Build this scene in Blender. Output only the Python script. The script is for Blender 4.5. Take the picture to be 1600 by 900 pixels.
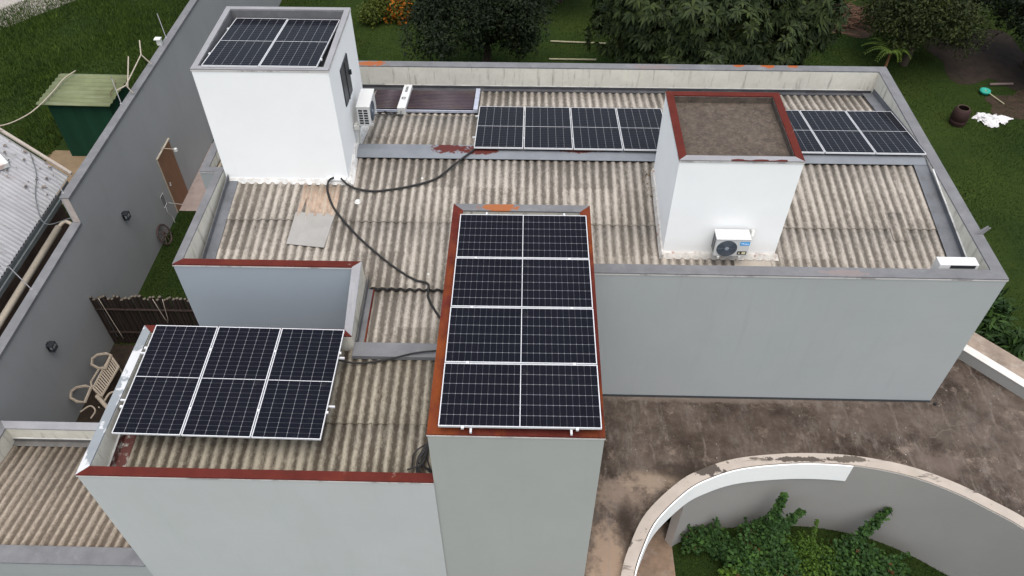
import bpy, bmesh, math, random
import numpy as np
from mathutils import Vector, Matrix, geometry
for o in list(bpy.data.objects): bpy.data.objects.remove(o)
S = bpy.context.scene
C = S.collection
R = math.radians
rnd = random.Random(7)
nr = np.random.default_rng(11)

# ------------------------------------------------------------ camera
cam = bpy.data.cameras.new('camera'); co = bpy.data.objects.new('camera', cam); C.objects.link(co)
cam.sensor_width = 36; cam.lens = 27.71; cam.clip_end = 400; cam.clip_start = .1
yw, pt, rl = 0.02681, 0.80370, -0.00251
f = Vector((-math.sin(yw)*math.cos(pt), math.cos(yw)*math.cos(pt), -math.sin(pt)))
rt = Vector((math.cos(yw), math.sin(yw), 0)); up = rt.cross(f)
r2 = rt*math.cos(rl)+up*math.sin(rl); u2 = -rt*math.sin(rl)+up*math.cos(rl)
M3 = Matrix((r2, u2, -f)).transposed()
co.matrix_world = Matrix.Translation((1.365, -6.180, 16.467)) @ M3.to_4x4()
S.camera = co
# ------------------------------------------------------------ sky and sun (overcast)
W = bpy.data.worlds.new('World'); S.world = W; W.use_nodes = True
wn = W.node_tree.nodes; wl = W.node_tree.links
bg = wn['Background']; sky = wn.new('ShaderNodeTexSky'); sky.sky_type = 'NISHITA'; sky.sun_disc = False
SUN_EL, SUN_ROT = R(74), R(172)
sky.sun_elevation = SUN_EL; sky.sun_rotation = SUN_ROT
sky.air_density = 1.6; sky.dust_density = 6.0; sky.ozone_density = 1.0; sky.altitude = 600
hs = wn.new('ShaderNodeHueSaturation'); hs.inputs['Saturation'].default_value = .55   # cloud cover greys the sky
wl.new(sky.outputs[0], hs.inputs['Color']); wl.new(hs.outputs[0], bg.inputs[0]); bg.inputs[1].default_value = 0.135
sl = bpy.data.lights.new('sun', 'SUN'); so = bpy.data.objects.new('sun', sl); C.objects.link(so)
sl.energy = 1.3; sl.angle = R(60); sl.color = (1, .97, .93)
sd = Vector((math.sin(SUN_ROT)*math.cos(SUN_EL), math.cos(SUN_ROT)*math.cos(SUN_EL), math.sin(SUN_EL)))
so.rotation_euler = sd.to_track_quat('Z', 'Y').to_euler(); so.location = (0, -10, 40)
S.view_settings.view_transform = 'Standard'; S.view_settings.look = 'None'
S.view_settings.gamma = 1; S.view_settings.exposure = 0.90; S.view_settings.use_curve_mapping = False
S.render.engine = 'CYCLES'

# ------------------------------------------------------------ materials
def lin(c):
    return tuple(((x/255)/12.92 if x/255 <= .04045 else ((x/255+.055)/1.055)**2.4) for x in c)
class NT:
    def __init__(s, name):
        s.m = bpy.data.materials.new(name); s.m.use_nodes = True
        s.t = s.m.node_tree; s.n = s.t.nodes; s.b = s.n['Principled BSDF']
        s.tc = s.n.new('ShaderNodeTexCoord')
    def link(s, a, b): s.t.links.new(a, b)
    def val(s, x):
        if isinstance(x, (int, float)):
            v = s.n.new('ShaderNodeValue'); v.outputs[0].default_value = x; return v.outputs[0]
        return x
    def math(s, op, a, b=None, c=None, clamp=False):
        m = s.n.new('ShaderNodeMath'); m.operation = op; m.use_clamp = clamp
        for i, x in enumerate((a, b, c)):
            if x is None: continue
            if isinstance(x, (int, float)): m.inputs[i].default_value = x
            else: s.link(x, m.inputs[i])
        return m.outputs[0]
    def coord(s, scale=(1,1,1), loc=(0,0,0)):
        mp = s.n.new('ShaderNodeMapping'); s.link(s.tc.outputs['Object'], mp.inputs[0])
        mp.inputs['Scale'].default_value = scale; mp.inputs['Location'].default_value = loc
        return mp.outputs[0]
    def noise(s, scale, stretch=(1,1,1), detail=5, rough=.6, loc=(0,0,0)):
        n = s.n.new('ShaderNodeTexNoise'); s.link(s.coord(stretch, loc), n.inputs['Vector'])
        n.inputs['Scale'].default_value = scale; n.inputs['Detail'].default_value = detail; n.inputs['Roughness'].default_value = rough
        return n.outputs['Fac']
    def ramp(s, x, lo, hi, a=0, b=1):
        m = s.n.new('ShaderNodeMapRange'); m.clamp = True; s.link(x, m.inputs[0])
        m.inputs[1].default_value = lo; m.inputs[2].default_value = hi; m.inputs[3].default_value = a; m.inputs[4].default_value = b
        return m.outputs[0]
    def mix(s, fac, a, b, mode='MIX'):
        m = s.n.new('ShaderNodeMix'); m.data_type = 'RGBA'; m.blend_type = mode
        for i, x in ((0, fac), (6, a), (7, b)):
            if isinstance(x, (int, float)): m.inputs[i].default_value = x
            elif isinstance(x, tuple): m.inputs[i].default_value = (*x[:3], 1)
            else: s.link(x, m.inputs[i])
        return m.outputs[2]
    def bump(s, h, strength, dist=.02):
        b = s.n.new('ShaderNodeBump'); b.inputs['Strength'].default_value = strength; b.inputs['Distance'].default_value = dist
        s.link(h, b.inputs['Height']); s.link(b.outputs[0], s.b.inputs['Normal'])
    def fin(s, col, rough=.8, metal=0, spec=.3):
        if isinstance(col, tuple): s.b.inputs['Base Color'].default_value = (*col[:3], 1)
        else: s.link(col, s.b.inputs['Base Color'])
        if isinstance(rough, (int, float)): s.b.inputs['Roughness'].default_value = rough
        else: s.link(rough, s.b.inputs['Roughness'])
        s.b.inputs['Metallic'].default_value = metal; s.b.inputs['Specular IOR Level'].default_value = spec
        return s.m
def simple(name, col, rough=.7, metal=0, var=.15, scale=6, bump=0, layers=(), spots=(), spec=.3, island=0, streak=(1,1,1)):
    t = NT(name)
    n = t.noise(scale, streak)
    c = t.mix(t.ramp(n, .3, .7), tuple(x*(1-var) for x in col), tuple(min(1, x*(1+var)) for x in col))
    for (lc, ls, lo, hi, st, amt) in layers:
        k = t.ramp(t.noise(ls, st, 6, .65, (3.1, 7.7, 1.3)), lo, hi, 0, amt)
        c = t.mix(k, c, lc)
    for (ctr, rad, sc, amt) in spots:
        d = t.n.new('ShaderNodeVectorMath'); d.operation = 'SUBTRACT'; t.link(t.tc.outputs['Object'], d.inputs[0]); d.inputs[1].default_value = ctr
        e = t.n.new('ShaderNodeVectorMath'); e.operation = 'DIVIDE'; t.link(d.outputs[0], e.inputs[0]); e.inputs[1].default_value = rad
        l = t.n.new('ShaderNodeVectorMath'); l.operation = 'LENGTH'; t.link(e.outputs[0], l.inputs[0])
        q = t.math('ADD', l.outputs['Value'], t.math('MULTIPLY', t.math('SUBTRACT', t.noise(9, (1,1,1), 4), .5), 2.2))
        k = t.ramp(q, .85, 1.05, amt, 0)
        c = t.mix(k, c, sc)
    if island:
        g = t.n.new('ShaderNodeNewGeometry')
        c = t.mix(1.0, c, t.mix(t.ramp(g.outputs['Random Per Island'], 0, 1), (1-island,)*3, (1+island*.6,)*3), 'MULTIPLY')
    if bump: t.bump(t.noise(scale*6, (1,1,1), 6), bump)
    return t.fin(c, rough, metal, spec)

WH = (.80, .80, .80)
m_white = simple('white_wall_paint', (.785,.79,.785), .9, var=.02, scale=1.2, spec=.1, layers=[((.66,.64,.60), 4, .60, .8, (1.6,1.6,.10), .25), ((.62,.62,.6), 3, .68, .95, (2,2,.4), .35)])
m_grey = simple('grey_blue_wall_paint', (.325,.338,.338), .85, var=.035, scale=.6, layers=[((.27,.285,.285), 3.5, .56, .74, (1.6,1.6,.12), .30), ((.285,.325,.318), 1.1, .45, .75, (1,1,.5), .35), ((.38,.38,.365), 5, .66, .9, (3,3,.3), .25)])
m_greyF = simple('pale_grey_wall', (.435,.445,.44), .85, var=.03, scale=.6, layers=[((.34,.365,.37), 3.5, .56, .74, (1.6,1.6,.12), .28), ((.385,.415,.395), 1.1, .45, .75, (1,1,.5), .4)])  # front wing walls, a lighter grey than the main wing
m_notch = simple('shaded_recess_wall', (.27,.30,.33), .85, var=.03, scale=.6)  # wall grey darkened and blued to carry the shade of the narrow recess
m_grey2 = simple('column_grey_paint', (.335,.345,.325), .85, var=.035, scale=.6, layers=[((.29,.30,.28), 3.5, .56, .74, (1.6,1.6,.12), .28), ((.315,.325,.30), 1.1, .45, .75, (1,1,.5), .3)])
m_bwall = simple('boundary_grey_paint', (.262,.262,.258), .9, var=.05, scale=.5, layers=[((.205,.205,.195), 1.3, .5, .8, (1,1,.3), .4)])
m_inner = simple('weathered_offwhite_render', (.54,.52,.455), .9, var=.08, scale=2, bump=.15,
     layers=[((.17,.16,.135), 3.2, .54, .70, (2.5,2.5,.3), .75), ((.35,.33,.28), 7, .5, .8, (1,1,1), .4)])
m_galv = simple('galvanised_coping', (.130,.130,.135), .8, 0, spec=.08, var=.16, scale=2.5, layers=[((.18,.18,.18), 5, .56, .7, (1,1,1), .6), ((.28,.28,.28), 13, .7, .74, (1,1,1), .7), ((.085,.085,.09), 7, .62, .8, (1,1,1), .4)],
     spots=[((-2.6,11.42,6.2),(.38,.12,.3),(.26,.075,.02),.9), ((6.55,11.5,6.2),(.13,.07,.3),(.26,.065,.015),.95), ((7.25,11.5,6.2),(.17,.08,.3),(.26,.065,.015),.95), ((7.85,11.5,6.2),(.12,.07,.3),(.26,.065,.015),.9),
            ((.85,4.9,7.07),(.34,.12,.3),(.25,.085,.03),.95), ((4.4,11.4,6.2),(.6,.1,.3),(.2,.14,.12),.4), ((7.2,4.25,6.2),(.45,.08,.3),(.2,.155,.145),.6)])
m_galvl = simple('pale_metal_coping', (.225,.222,.23), .6, .1, spec=.2, var=.1, scale=2.5, layers=[((.25,.225,.215), 3, .55, .8, (1,1,1), .5)])
m_peel = simple('peeling_painted_coping', (.19,.205,.215), .65, .1, spec=.15, var=.1, scale=2, layers=[((.5,.5,.5), 2.6, .54, .58, (1,.8,1), .8), ((.5,.42,.38), 9, .62, .8, (1,1,1), .3)])
m_sflash = simple('side_flashing', (.115,.12,.13), .75, 0, var=.15, scale=2, spec=.1, layers=[((.07,.07,.07), 3, .5, .7, (1,1,1), .6)])
m_seal = simple('worn_sealant', (.42,.42,.41), .8, var=.15, scale=4, layers=[((.2,.2,.19), 3, .5, .62, (1,1,1), .7)])
m_drip = simple('pale_paint_edge', (.50,.48,.46), .8, var=.1, scale=3, layers=[((.22,.2,.19), 2.5, .52, .62, (1,1,1), .8)])
RED = (.078,.0155,.0115)
m_red = simple('red_oxide_primer', RED, .85, spec=.08, var=.15, scale=3, layers=[((.14,.035,.015), 1.6, .56, .75, (1,1,1), .35), ((.24,.16,.13), 7, .66, .70, (1,1,1), .5), ((.045,.016,.012), 4, .56, .7, (1,1,1), .5)])
m_rust = simple('red_primer_with_rust', RED, .85, spec=.08, var=.25, scale=3, layers=[((.19,.05,.010), 1.4, .45, .66, (1,.5,1), .75), ((.05,.022,.015), 3.3, .55, .8, (1,1,1), .6)])
m_redgrey = simple('grey_flashing_with_red_primer', (.155,.165,.18), .65, .1, spec=.15, var=.1, scale=2.5, layers=[((.2,.205,.215), 6, .6, .75, (1,1,1), .5)],
     spots=[((-.35,7.98,6.2),(.42,.16,.4),RED,.97), ((.3,7.93,6.2),(.42,.14,.4),RED,.97), ((1.0,8.0,6.2),(.3,.05,.4),RED,.9), ((2.45,7.96,6.2),(.55,.09,.4),RED,.97)])
m_redpatch = simple('flashing_with_red_patches', (.35,.34,.31), .7, .1, var=.1, scale=2.5, layers=[(RED, 3.2, .44, .5, (1,1,1), .95)])
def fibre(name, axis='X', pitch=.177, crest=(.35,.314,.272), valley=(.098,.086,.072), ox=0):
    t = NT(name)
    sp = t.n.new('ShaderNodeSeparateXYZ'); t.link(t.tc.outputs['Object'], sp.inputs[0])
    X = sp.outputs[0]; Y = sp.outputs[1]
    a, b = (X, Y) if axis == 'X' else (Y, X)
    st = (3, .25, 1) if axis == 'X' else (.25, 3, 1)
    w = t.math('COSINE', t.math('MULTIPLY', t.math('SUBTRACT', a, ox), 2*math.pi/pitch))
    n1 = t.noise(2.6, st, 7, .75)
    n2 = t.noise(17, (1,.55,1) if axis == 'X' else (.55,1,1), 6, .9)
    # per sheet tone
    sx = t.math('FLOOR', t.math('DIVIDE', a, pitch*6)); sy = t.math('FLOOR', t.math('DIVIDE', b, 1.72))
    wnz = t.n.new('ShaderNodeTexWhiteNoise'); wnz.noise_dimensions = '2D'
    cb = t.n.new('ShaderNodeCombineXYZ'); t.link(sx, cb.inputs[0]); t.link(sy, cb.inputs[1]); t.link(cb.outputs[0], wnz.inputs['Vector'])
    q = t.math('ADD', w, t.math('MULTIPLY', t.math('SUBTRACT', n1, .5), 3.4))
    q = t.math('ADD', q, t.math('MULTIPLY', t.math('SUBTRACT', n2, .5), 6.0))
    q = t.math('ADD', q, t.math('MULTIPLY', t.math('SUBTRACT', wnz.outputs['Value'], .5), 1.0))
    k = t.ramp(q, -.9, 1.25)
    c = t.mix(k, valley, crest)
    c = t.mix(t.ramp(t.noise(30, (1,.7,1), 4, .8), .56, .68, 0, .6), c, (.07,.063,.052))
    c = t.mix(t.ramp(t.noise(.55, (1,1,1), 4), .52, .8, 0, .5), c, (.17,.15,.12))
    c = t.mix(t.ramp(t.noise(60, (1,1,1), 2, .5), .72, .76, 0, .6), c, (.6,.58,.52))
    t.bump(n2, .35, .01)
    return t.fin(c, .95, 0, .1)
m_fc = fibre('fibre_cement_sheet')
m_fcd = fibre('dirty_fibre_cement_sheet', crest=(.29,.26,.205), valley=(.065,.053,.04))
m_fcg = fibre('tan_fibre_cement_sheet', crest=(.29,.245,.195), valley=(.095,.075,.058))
m_tiles = simple('terracotta_patch', (.30,.215,.16), .9, var=.3, scale=7, layers=[((.34,.29,.23), 4, .42, .6, (4,.5,1), .8), ((.55,.5,.42), 14, .66, .7, (1,1,1), .6)])
m_board = simple('grey_fibre_board', (.235,.225,.21), .85, var=.08, scale=3, layers=[((.29,.28,.27), 2, .5, .7, (1,1,1), .5), ((.16,.15,.14), 20, .64, .7, (1,1,1), .4)])
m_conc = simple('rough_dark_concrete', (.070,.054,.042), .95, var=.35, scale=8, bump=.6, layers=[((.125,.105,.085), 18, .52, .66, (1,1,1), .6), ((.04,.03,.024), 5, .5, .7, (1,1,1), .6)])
def slabmat():
    t = NT('weathered_brown_slab')
    c = t.mix(t.ramp(t.noise(.9, (1,1,1), 9, .75), .38, .62), (.028,.0195,.0145), (.092,.071,.057))
    c = t.mix(t.ramp(t.noise(2.6, (1,1,1), 8, .75, (4,2,0)), .55, .66, 0, .8), c, (.175,.135,.108))
    c = t.mix(t.ramp(t.noise(5.5, (1.0,.35,1), 8, .75, (9,2,0)), .50, .66, 0, .6), c, (.135,.115,.10))
    c = t.mix(t.ramp(t.noise(3.2, (1,1,1), 6, .7, (1,8,0)), .56, .76, 0, .75), c, (.03,.020,.015))
    # hairline cracks
    v = t.n.new('ShaderNodeTexVoronoi'); v.feature = 'DISTANCE_TO_EDGE'; v.inputs['Scale'].default_value = .42; v.inputs['Randomness'].default_value = 1
    dis = t.n.new('ShaderNodeVectorMath'); dis.operation = 'ADD'
    nz = t.n.new('ShaderNodeTexNoise'); t.link(t.coord(), nz.inputs['Vector']); nz.inputs['Scale'].default_value = 1.7; nz.inputs['Detail'].default_value = 5
    t.link(t.tc.outputs['Object'], dis.inputs[0]); t.link(nz.outputs['Color'], dis.inputs[1]); t.link(dis.outputs[0], v.inputs['Vector'])
    c = t.mix(t.math('MULTIPLY', t.ramp(v.outputs['Distance'], .002, .007, .5, 0), t.ramp(t.noise(.7, (1,1,1), 3, .6, (5,5,5)), .5, .6)), c, (.20,.16,.13))
    c = t.mix(t.ramp(t.noise(24, (1,1,1), 2, .5), .74, .77, 0, .8), c, (.55,.5,.45))
    for (ctr, rad, sc, amt) in (((3.0,.2,2.45),(.42,.9,1),(.27,.195,.14),.8), ((3.2,1.75,2.45),(.6,.35,1),(.20,.15,.115),.7), ((3.9,2.05,2.45),(.5,.25,1),(.25,.19,.14),.7), ((3.35,1.1,2.45),(.18,.5,1),(.022,.015,.011),.8),
                                ((4.6,2.3,2.45),(.8,.2,1),(.02,.014,.01),.7), ((10.6,3.4,2.45),(.9,.5,1),(.10,.08,.066),.4), ((9.9,2.6,2.45),(.5,.25,1),(.13,.10,.083),.5), ((6.0,3.3,2.45),(1.6,.6,1),(.03,.02,.015),.4), ((8.9,3.6,2.45),(1.0,.5,1),(.095,.074,.062),.4), ((5.5,4.08,2.45),(3.2,.1,1),(.15,.12,.10),.6)):
        d = t.n.new('ShaderNodeVectorMath'); d.operation = 'SUBTRACT'; t.link(t.tc.outputs['Object'], d.inputs[0]); d.inputs[1].default_value = ctr
        e = t.n.new('ShaderNodeVectorMath'); e.operation = 'DIVIDE'; t.link(d.outputs[0], e.inputs[0]); e.inputs[1].default_value = rad
        l = t.n.new('ShaderNodeVectorMath'); l.operation = 'LENGTH'; t.link(e.outputs[0], l.inputs[0])
        q = t.math('ADD', l.outputs['Value'], t.math('MULTIPLY', t.math('SUBTRACT', t.noise(3.5, (1,1,1), 8, .75), .5), 3.2))
        c = t.mix(t.ramp(q, .5, 1.25, amt, 0), c, sc)
    sx_ = t.n.new('ShaderNodeSeparateXYZ'); t.link(t.tc.outputs['Object'], sx_.inputs[0])
    jx = t.math('ADD', sx_.outputs[0], t.math('MULTIPLY', t.noise(1.5, (1,1,1), 4), .35))
    jf = t.math('ABSOLUTE', t.math('SUBTRACT', t.math('DIVIDE', jx, 1.05), t.math('ROUND', t.math('DIVIDE', jx, 1.05))))
    c = t.mix(t.math('MULTIPLY', t.ramp(jf, .0, .035, .5, 0), t.ramp(t.noise(1.4, (1,1,1), 5, .7, (7,3,0)), .45, .62)), c, (.17,.14,.12))
    t.bump(t.noise(12, (1,1,1), 6), .3, .01)
    return t.fin(c, t.ramp(t.noise(.8), .3, .7, .7, .95), 0, .15)
m_slab = slabmat()
m_rim = simple('stained_rim_render', (.33,.285,.245), .9, var=.1, scale=3, spots=[((5.0,2.2,2.63),(.35,.12,.5),(.04,.03,.025),.9), ((6.9,2.5,2.63),(.65,.06,.5),(.04,.03,.025),.9), ((7.9,2.52,2.63),(.35,.08,.5),(.05,.04,.03),.85), ((3.35,.9,2.63),(.08,.35,.5),(.05,.04,.03),.85)], layers=[((.33,.28,.23), 2.5, .45, .7, (1,1,1), .5), ((.05,.04,.03), 1.6, .58, .64, (.6,2.5,1), .85), ((.05,.04,.03), 8, .64, .70, (1,1,1), .75)])
m_gwall = simple('garden_wall_paint', (.262,.253,.238), .9, var=.04, scale=.6, layers=[((.31,.30,.285), 1.3, .55, .8, (1,1,.6), .35), ((.2,.2,.195), 4, .6, .8, (1,1,.2), .3)])
m_jamb = simple('jamb_paint', (.42,.37,.34), .9, var=.04)
m_tile = simple('pinkish_stone_paving', (.27,.215,.19), .85, var=.15, scale=3, layers=[((.22,.16,.13), 6, .52, .7, (1,.3,1), .6)])
m_path = simple('clay_path', (.19,.13,.09), .9, var=.25, scale=5, layers=[((.30,.24,.20), 3, .5, .65, (1,1,1), .5)])
m_beige = simple('bare_earth_pad', (.17,.12,.07), .95, var=.2, scale=2)
m_sand = simple('pale_gravel_path', (.26,.235,.21), .95, var=.25, scale=8, layers=[((.2,.17,.12), 3, .55, .8, (1,1,1), .5)])
m_wood = simple('brown_door_wood', (.17,.085,.045), .6, var=.2, scale=4, streak=(6,6,.5))
m_woodedge = simple('pale_door_frame', (.42,.36,.28), .7, var=.1)
m_fence = simple('dark_bamboo', (.022,.014,.011), .85, var=.4, scale=6, streak=(4,4,.3), island=.35)
m_fencetip = simple('cut_bamboo_end', (.09,.075,.055), .8, var=.2)
m_frame = simple('anodised_aluminium', (.50,.50,.51), .5, .1, var=.03, spec=.5)
m_clamp = simple('clamp_aluminium', (.6,.6,.6), .4, .2, var=.03)
m_black = simple('black_cable', (.012,.011,.011), .6, var=.2)
m_dark = simple('dark_plastic', (.02,.022,.025), .5, var=.1)
m_darkwin = simple('dark_louvre_metal', (.035,.038,.045), .4, var=.1)
m_acw = simple('ac_white_enamel', (.50,.50,.49), .6, var=.02, spec=.5)
m_fan = simple('fan_grille_grey', (.045,.055,.07), .5, var=.1)
m_blue = simple('blue_sticker', (.02,.28,.62), .5, var=.02)
m_txtw = simple('white_lettering', (.8,.85,.9), .5, var=0)
m_yel = simple('pale_yellow_print', (.6,.55,.35), .5, var=0)
m_pvc = simple('cream_pvc', (.33,.285,.225), .6, var=.1)
m_bench = simple('cream_bench_paint', (.27,.225,.175), .7, var=.1, layers=[((.15,.1,.07), 9, .6, .75, (1,1,1), .5)])
m_whitep = simple('white_plastic', (.5,.5,.47), .5, var=.05)
m_cloth = simple('white_cloth', (.50,.485,.485), .9, var=.06, scale=3)
m_teal = simple('teal_plastic', (.02,.27,.20), .5, var=.1)
m_rustdrum = simple('rusty_drum', (.022,.009,.007), .8, var=.3, scale=4)
m_bark = simple('bark', (.05,.037,.026), .95, var=.3, scale=8, streak=(1,1,.3))
m_twig = simple('dry_twigs', (.10,.055,.035), .95, var=.3, scale=5, island=.5)
m_log = simple('pale_timber', (.28,.26,.17), .85, var=.15)
m_shedg = simple('shed_green_paint', (.010,.042,.024), .8, spec=.1, var=.15, scale=1.5, streak=(3,3,.3))
m_shedr = simple('faded_green_roof_sheet', (.115,.13,.062), .7, var=.15, scale=2, layers=[((.16,.175,.105), 2.2, .5, .65, (.4,3,1), .6), ((.10,.08,.05), 5, .62, .75, (1,1,1), .5)])
m_nroof = simple('weathered_white_roof_sheet', (.39,.385,.39), .8, var=.12, scale=2.5, streak=(.3,1,1), layers=[((.22,.20,.19), 5, .58, .68, (.5,2,1), .7), ((.33,.27,.26), 1.5, .58, .75, (1,1,1), .45), ((.05,.045,.04), 8, .69, .74, (1,1,1), .8)])
m_ngut = simple('dark_grey_gutter', (.11,.12,.12), .5, .3, var=.15)
m_soil = simple('dark_red_soil', (.020,.013,.009), 1, var=.4, scale=3, layers=[((.035,.024,.014), 6, .5, .7, (1,1,1), .6)])
m_soil2 = simple('brown_soil', (.030,.018,.012), 1, var=.4, scale=3, layers=[((.06,.036,.022), 4, .5, .7, (1,1,1), .5)])
m_tube = simple('vacuum_tube_glass', (.05,.036,.042), .4, 0, var=.3, scale=1.2, spec=.25, layers=[((.09,.065,.055), 1.5, .48, .7, (1,1,1), .7)])
m_brick = simple('broken_brick', (.28,.10,.06), .9, var=.3)
def leafm(name, col, var=.35, hue=(1.3,1.15,.7)):
    t = NT(name)
    g = t.n.new('ShaderNodeNewGeometry')
    c = t.mix(t.ramp(g.outputs['Random Per Island'], 0, 1), tuple(x*(1-var) for x in col), tuple(x*(1+var)*h for x, h in zip(col, hue)))
    c = t.mix(t.ramp(t.noise(.9, (1,1,1), 3), .35, .7), c, tuple(x*.8 for x in col))
    t.b.inputs['Transmission Weight'].default_value = 0
    return t.fin(c, .65, 0, .12)
m_leafA = leafm('dark_tree_leaf', (.0085,.0145,.0065))
m_leafB = leafm('mango_leaf', (.021,.032,.013), .55)
m_leafC = leafm('olive_leaf', (.018,.026,.008), .55)
m_leafY = leafm('yellow_green_leaf', (.04,.055,.010), .4)
m_leafO = leafm('orange_flower', (.28,.09,.01), .2)
m_leafS = leafm('shrub_leaf', (.022,.052,.016), .5)
m_leafF = leafm('bright_fern_leaf', (.035,.07,.012), .4)
m_leafR = leafm('reddish_leaf', (.06,.03,.015), .3)
m_leafP = leafm('palm_leaf', (.035,.06,.010), .3)
m_leafG = leafm('glossy_shrub_leaf', (.018,.040,.012), .5)
def lawn():
    t = NT('lawn_grass')
    c = t.mix(t.ramp(t.noise(.22, (1,1,1), 5, .6), .35, .65), (.014,.028,.007), (.034,.050,.010))
    c = t.mix(t.ramp(t.noise(7, (1,1,1), 6, .8), .35, .7, 0, .7), c, (.012,.022,.006))
    c = t.mix(t.ramp(t.noise(1.1, (1,1,1), 6, .7, (5,5,0)), .58, .75, 0, .6), c, (.045,.055,.012))
    t.bump(t.noise(20, (1,1,1), 6, .8), .8, .05)
    return t.fin(c, 1, 0, .05)
m_lawn = lawn()
m_blade = leafm('grass_blade', (.026,.046,.009), .5, (1.3,1.15,.9))
m_blade2 = leafm('field_grass_blade', (.030,.056,.010), .5, (1.4,1.2,.7))

def cellmat():
    # 6 columns of half cells, two blocks of 12 rows, in the panel's own metres (x across, y along)
    t = NT('solar_cells'); w, l = PW-.028, PL-.028
    sp = t.n.new('ShaderNodeSeparateXYZ'); t.link(t.tc.outputs['Object'], sp.inputs[0])
    def edge(v, n, L, half):   # distance in metres to nearest cell line
        q = t.math('MULTIPLY', t.math('DIVIDE', v, L), n)
        fr = t.math('SUBTRACT', q, t.math('ROUND', q))
        return t.math('MULTIPLY', t.math('ABSOLUTE', fr), L/n)
    x = sp.outputs[0]; y = sp.outputs[1]
    dx = edge(x, 6, w, 0); dy = edge(y, 24, l, 0)
    base = t.mix(t.ramp(t.noise(.8), .3, .7), (.0042,.0046,.0075), (.0062,.0066,.0105))
    oi = t.n.new('ShaderNodeObjectInfo')
    base = t.mix(t.ramp(oi.outputs['Random'], 0, 1), base, t.mix(.5, base, (.0045,.0055,.010)))
    lx = t.ramp(dx, .0022, .0036, .25, 0); ly = t.ramp(dy, .0012, .0026, .12, 0)
    dd = t.math('ADD', dx, dy); dot = t.ramp(dd, .008, .012, .34, 0)
    k = t.math('MAXIMUM', t.math('MAXIMUM', lx, ly), dot)
    c = t.mix(k, base, (.55,.56,.58))
    bb = edge(x, 54, w, 0); c = t.mix(t.ramp(bb, .0004, .0011, .05, 0), c, (.4,.4,.42))
    c = t.mix(t.ramp(t.noise(3.5), .62, .8, 0, .04), c, (.4,.38,.35))
    t.b.inputs['Coat Weight'].default_value = 0
    return t.fin(c, t.ramp(t.noise(2.1), .3, .7, .10, .18), 0, .035)
PW, PL = 1.134, 2.28
m_cell = cellmat()
m_mid = simple('white_busbar_strip', (.45,.45,.46), .5, var=.02)

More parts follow.
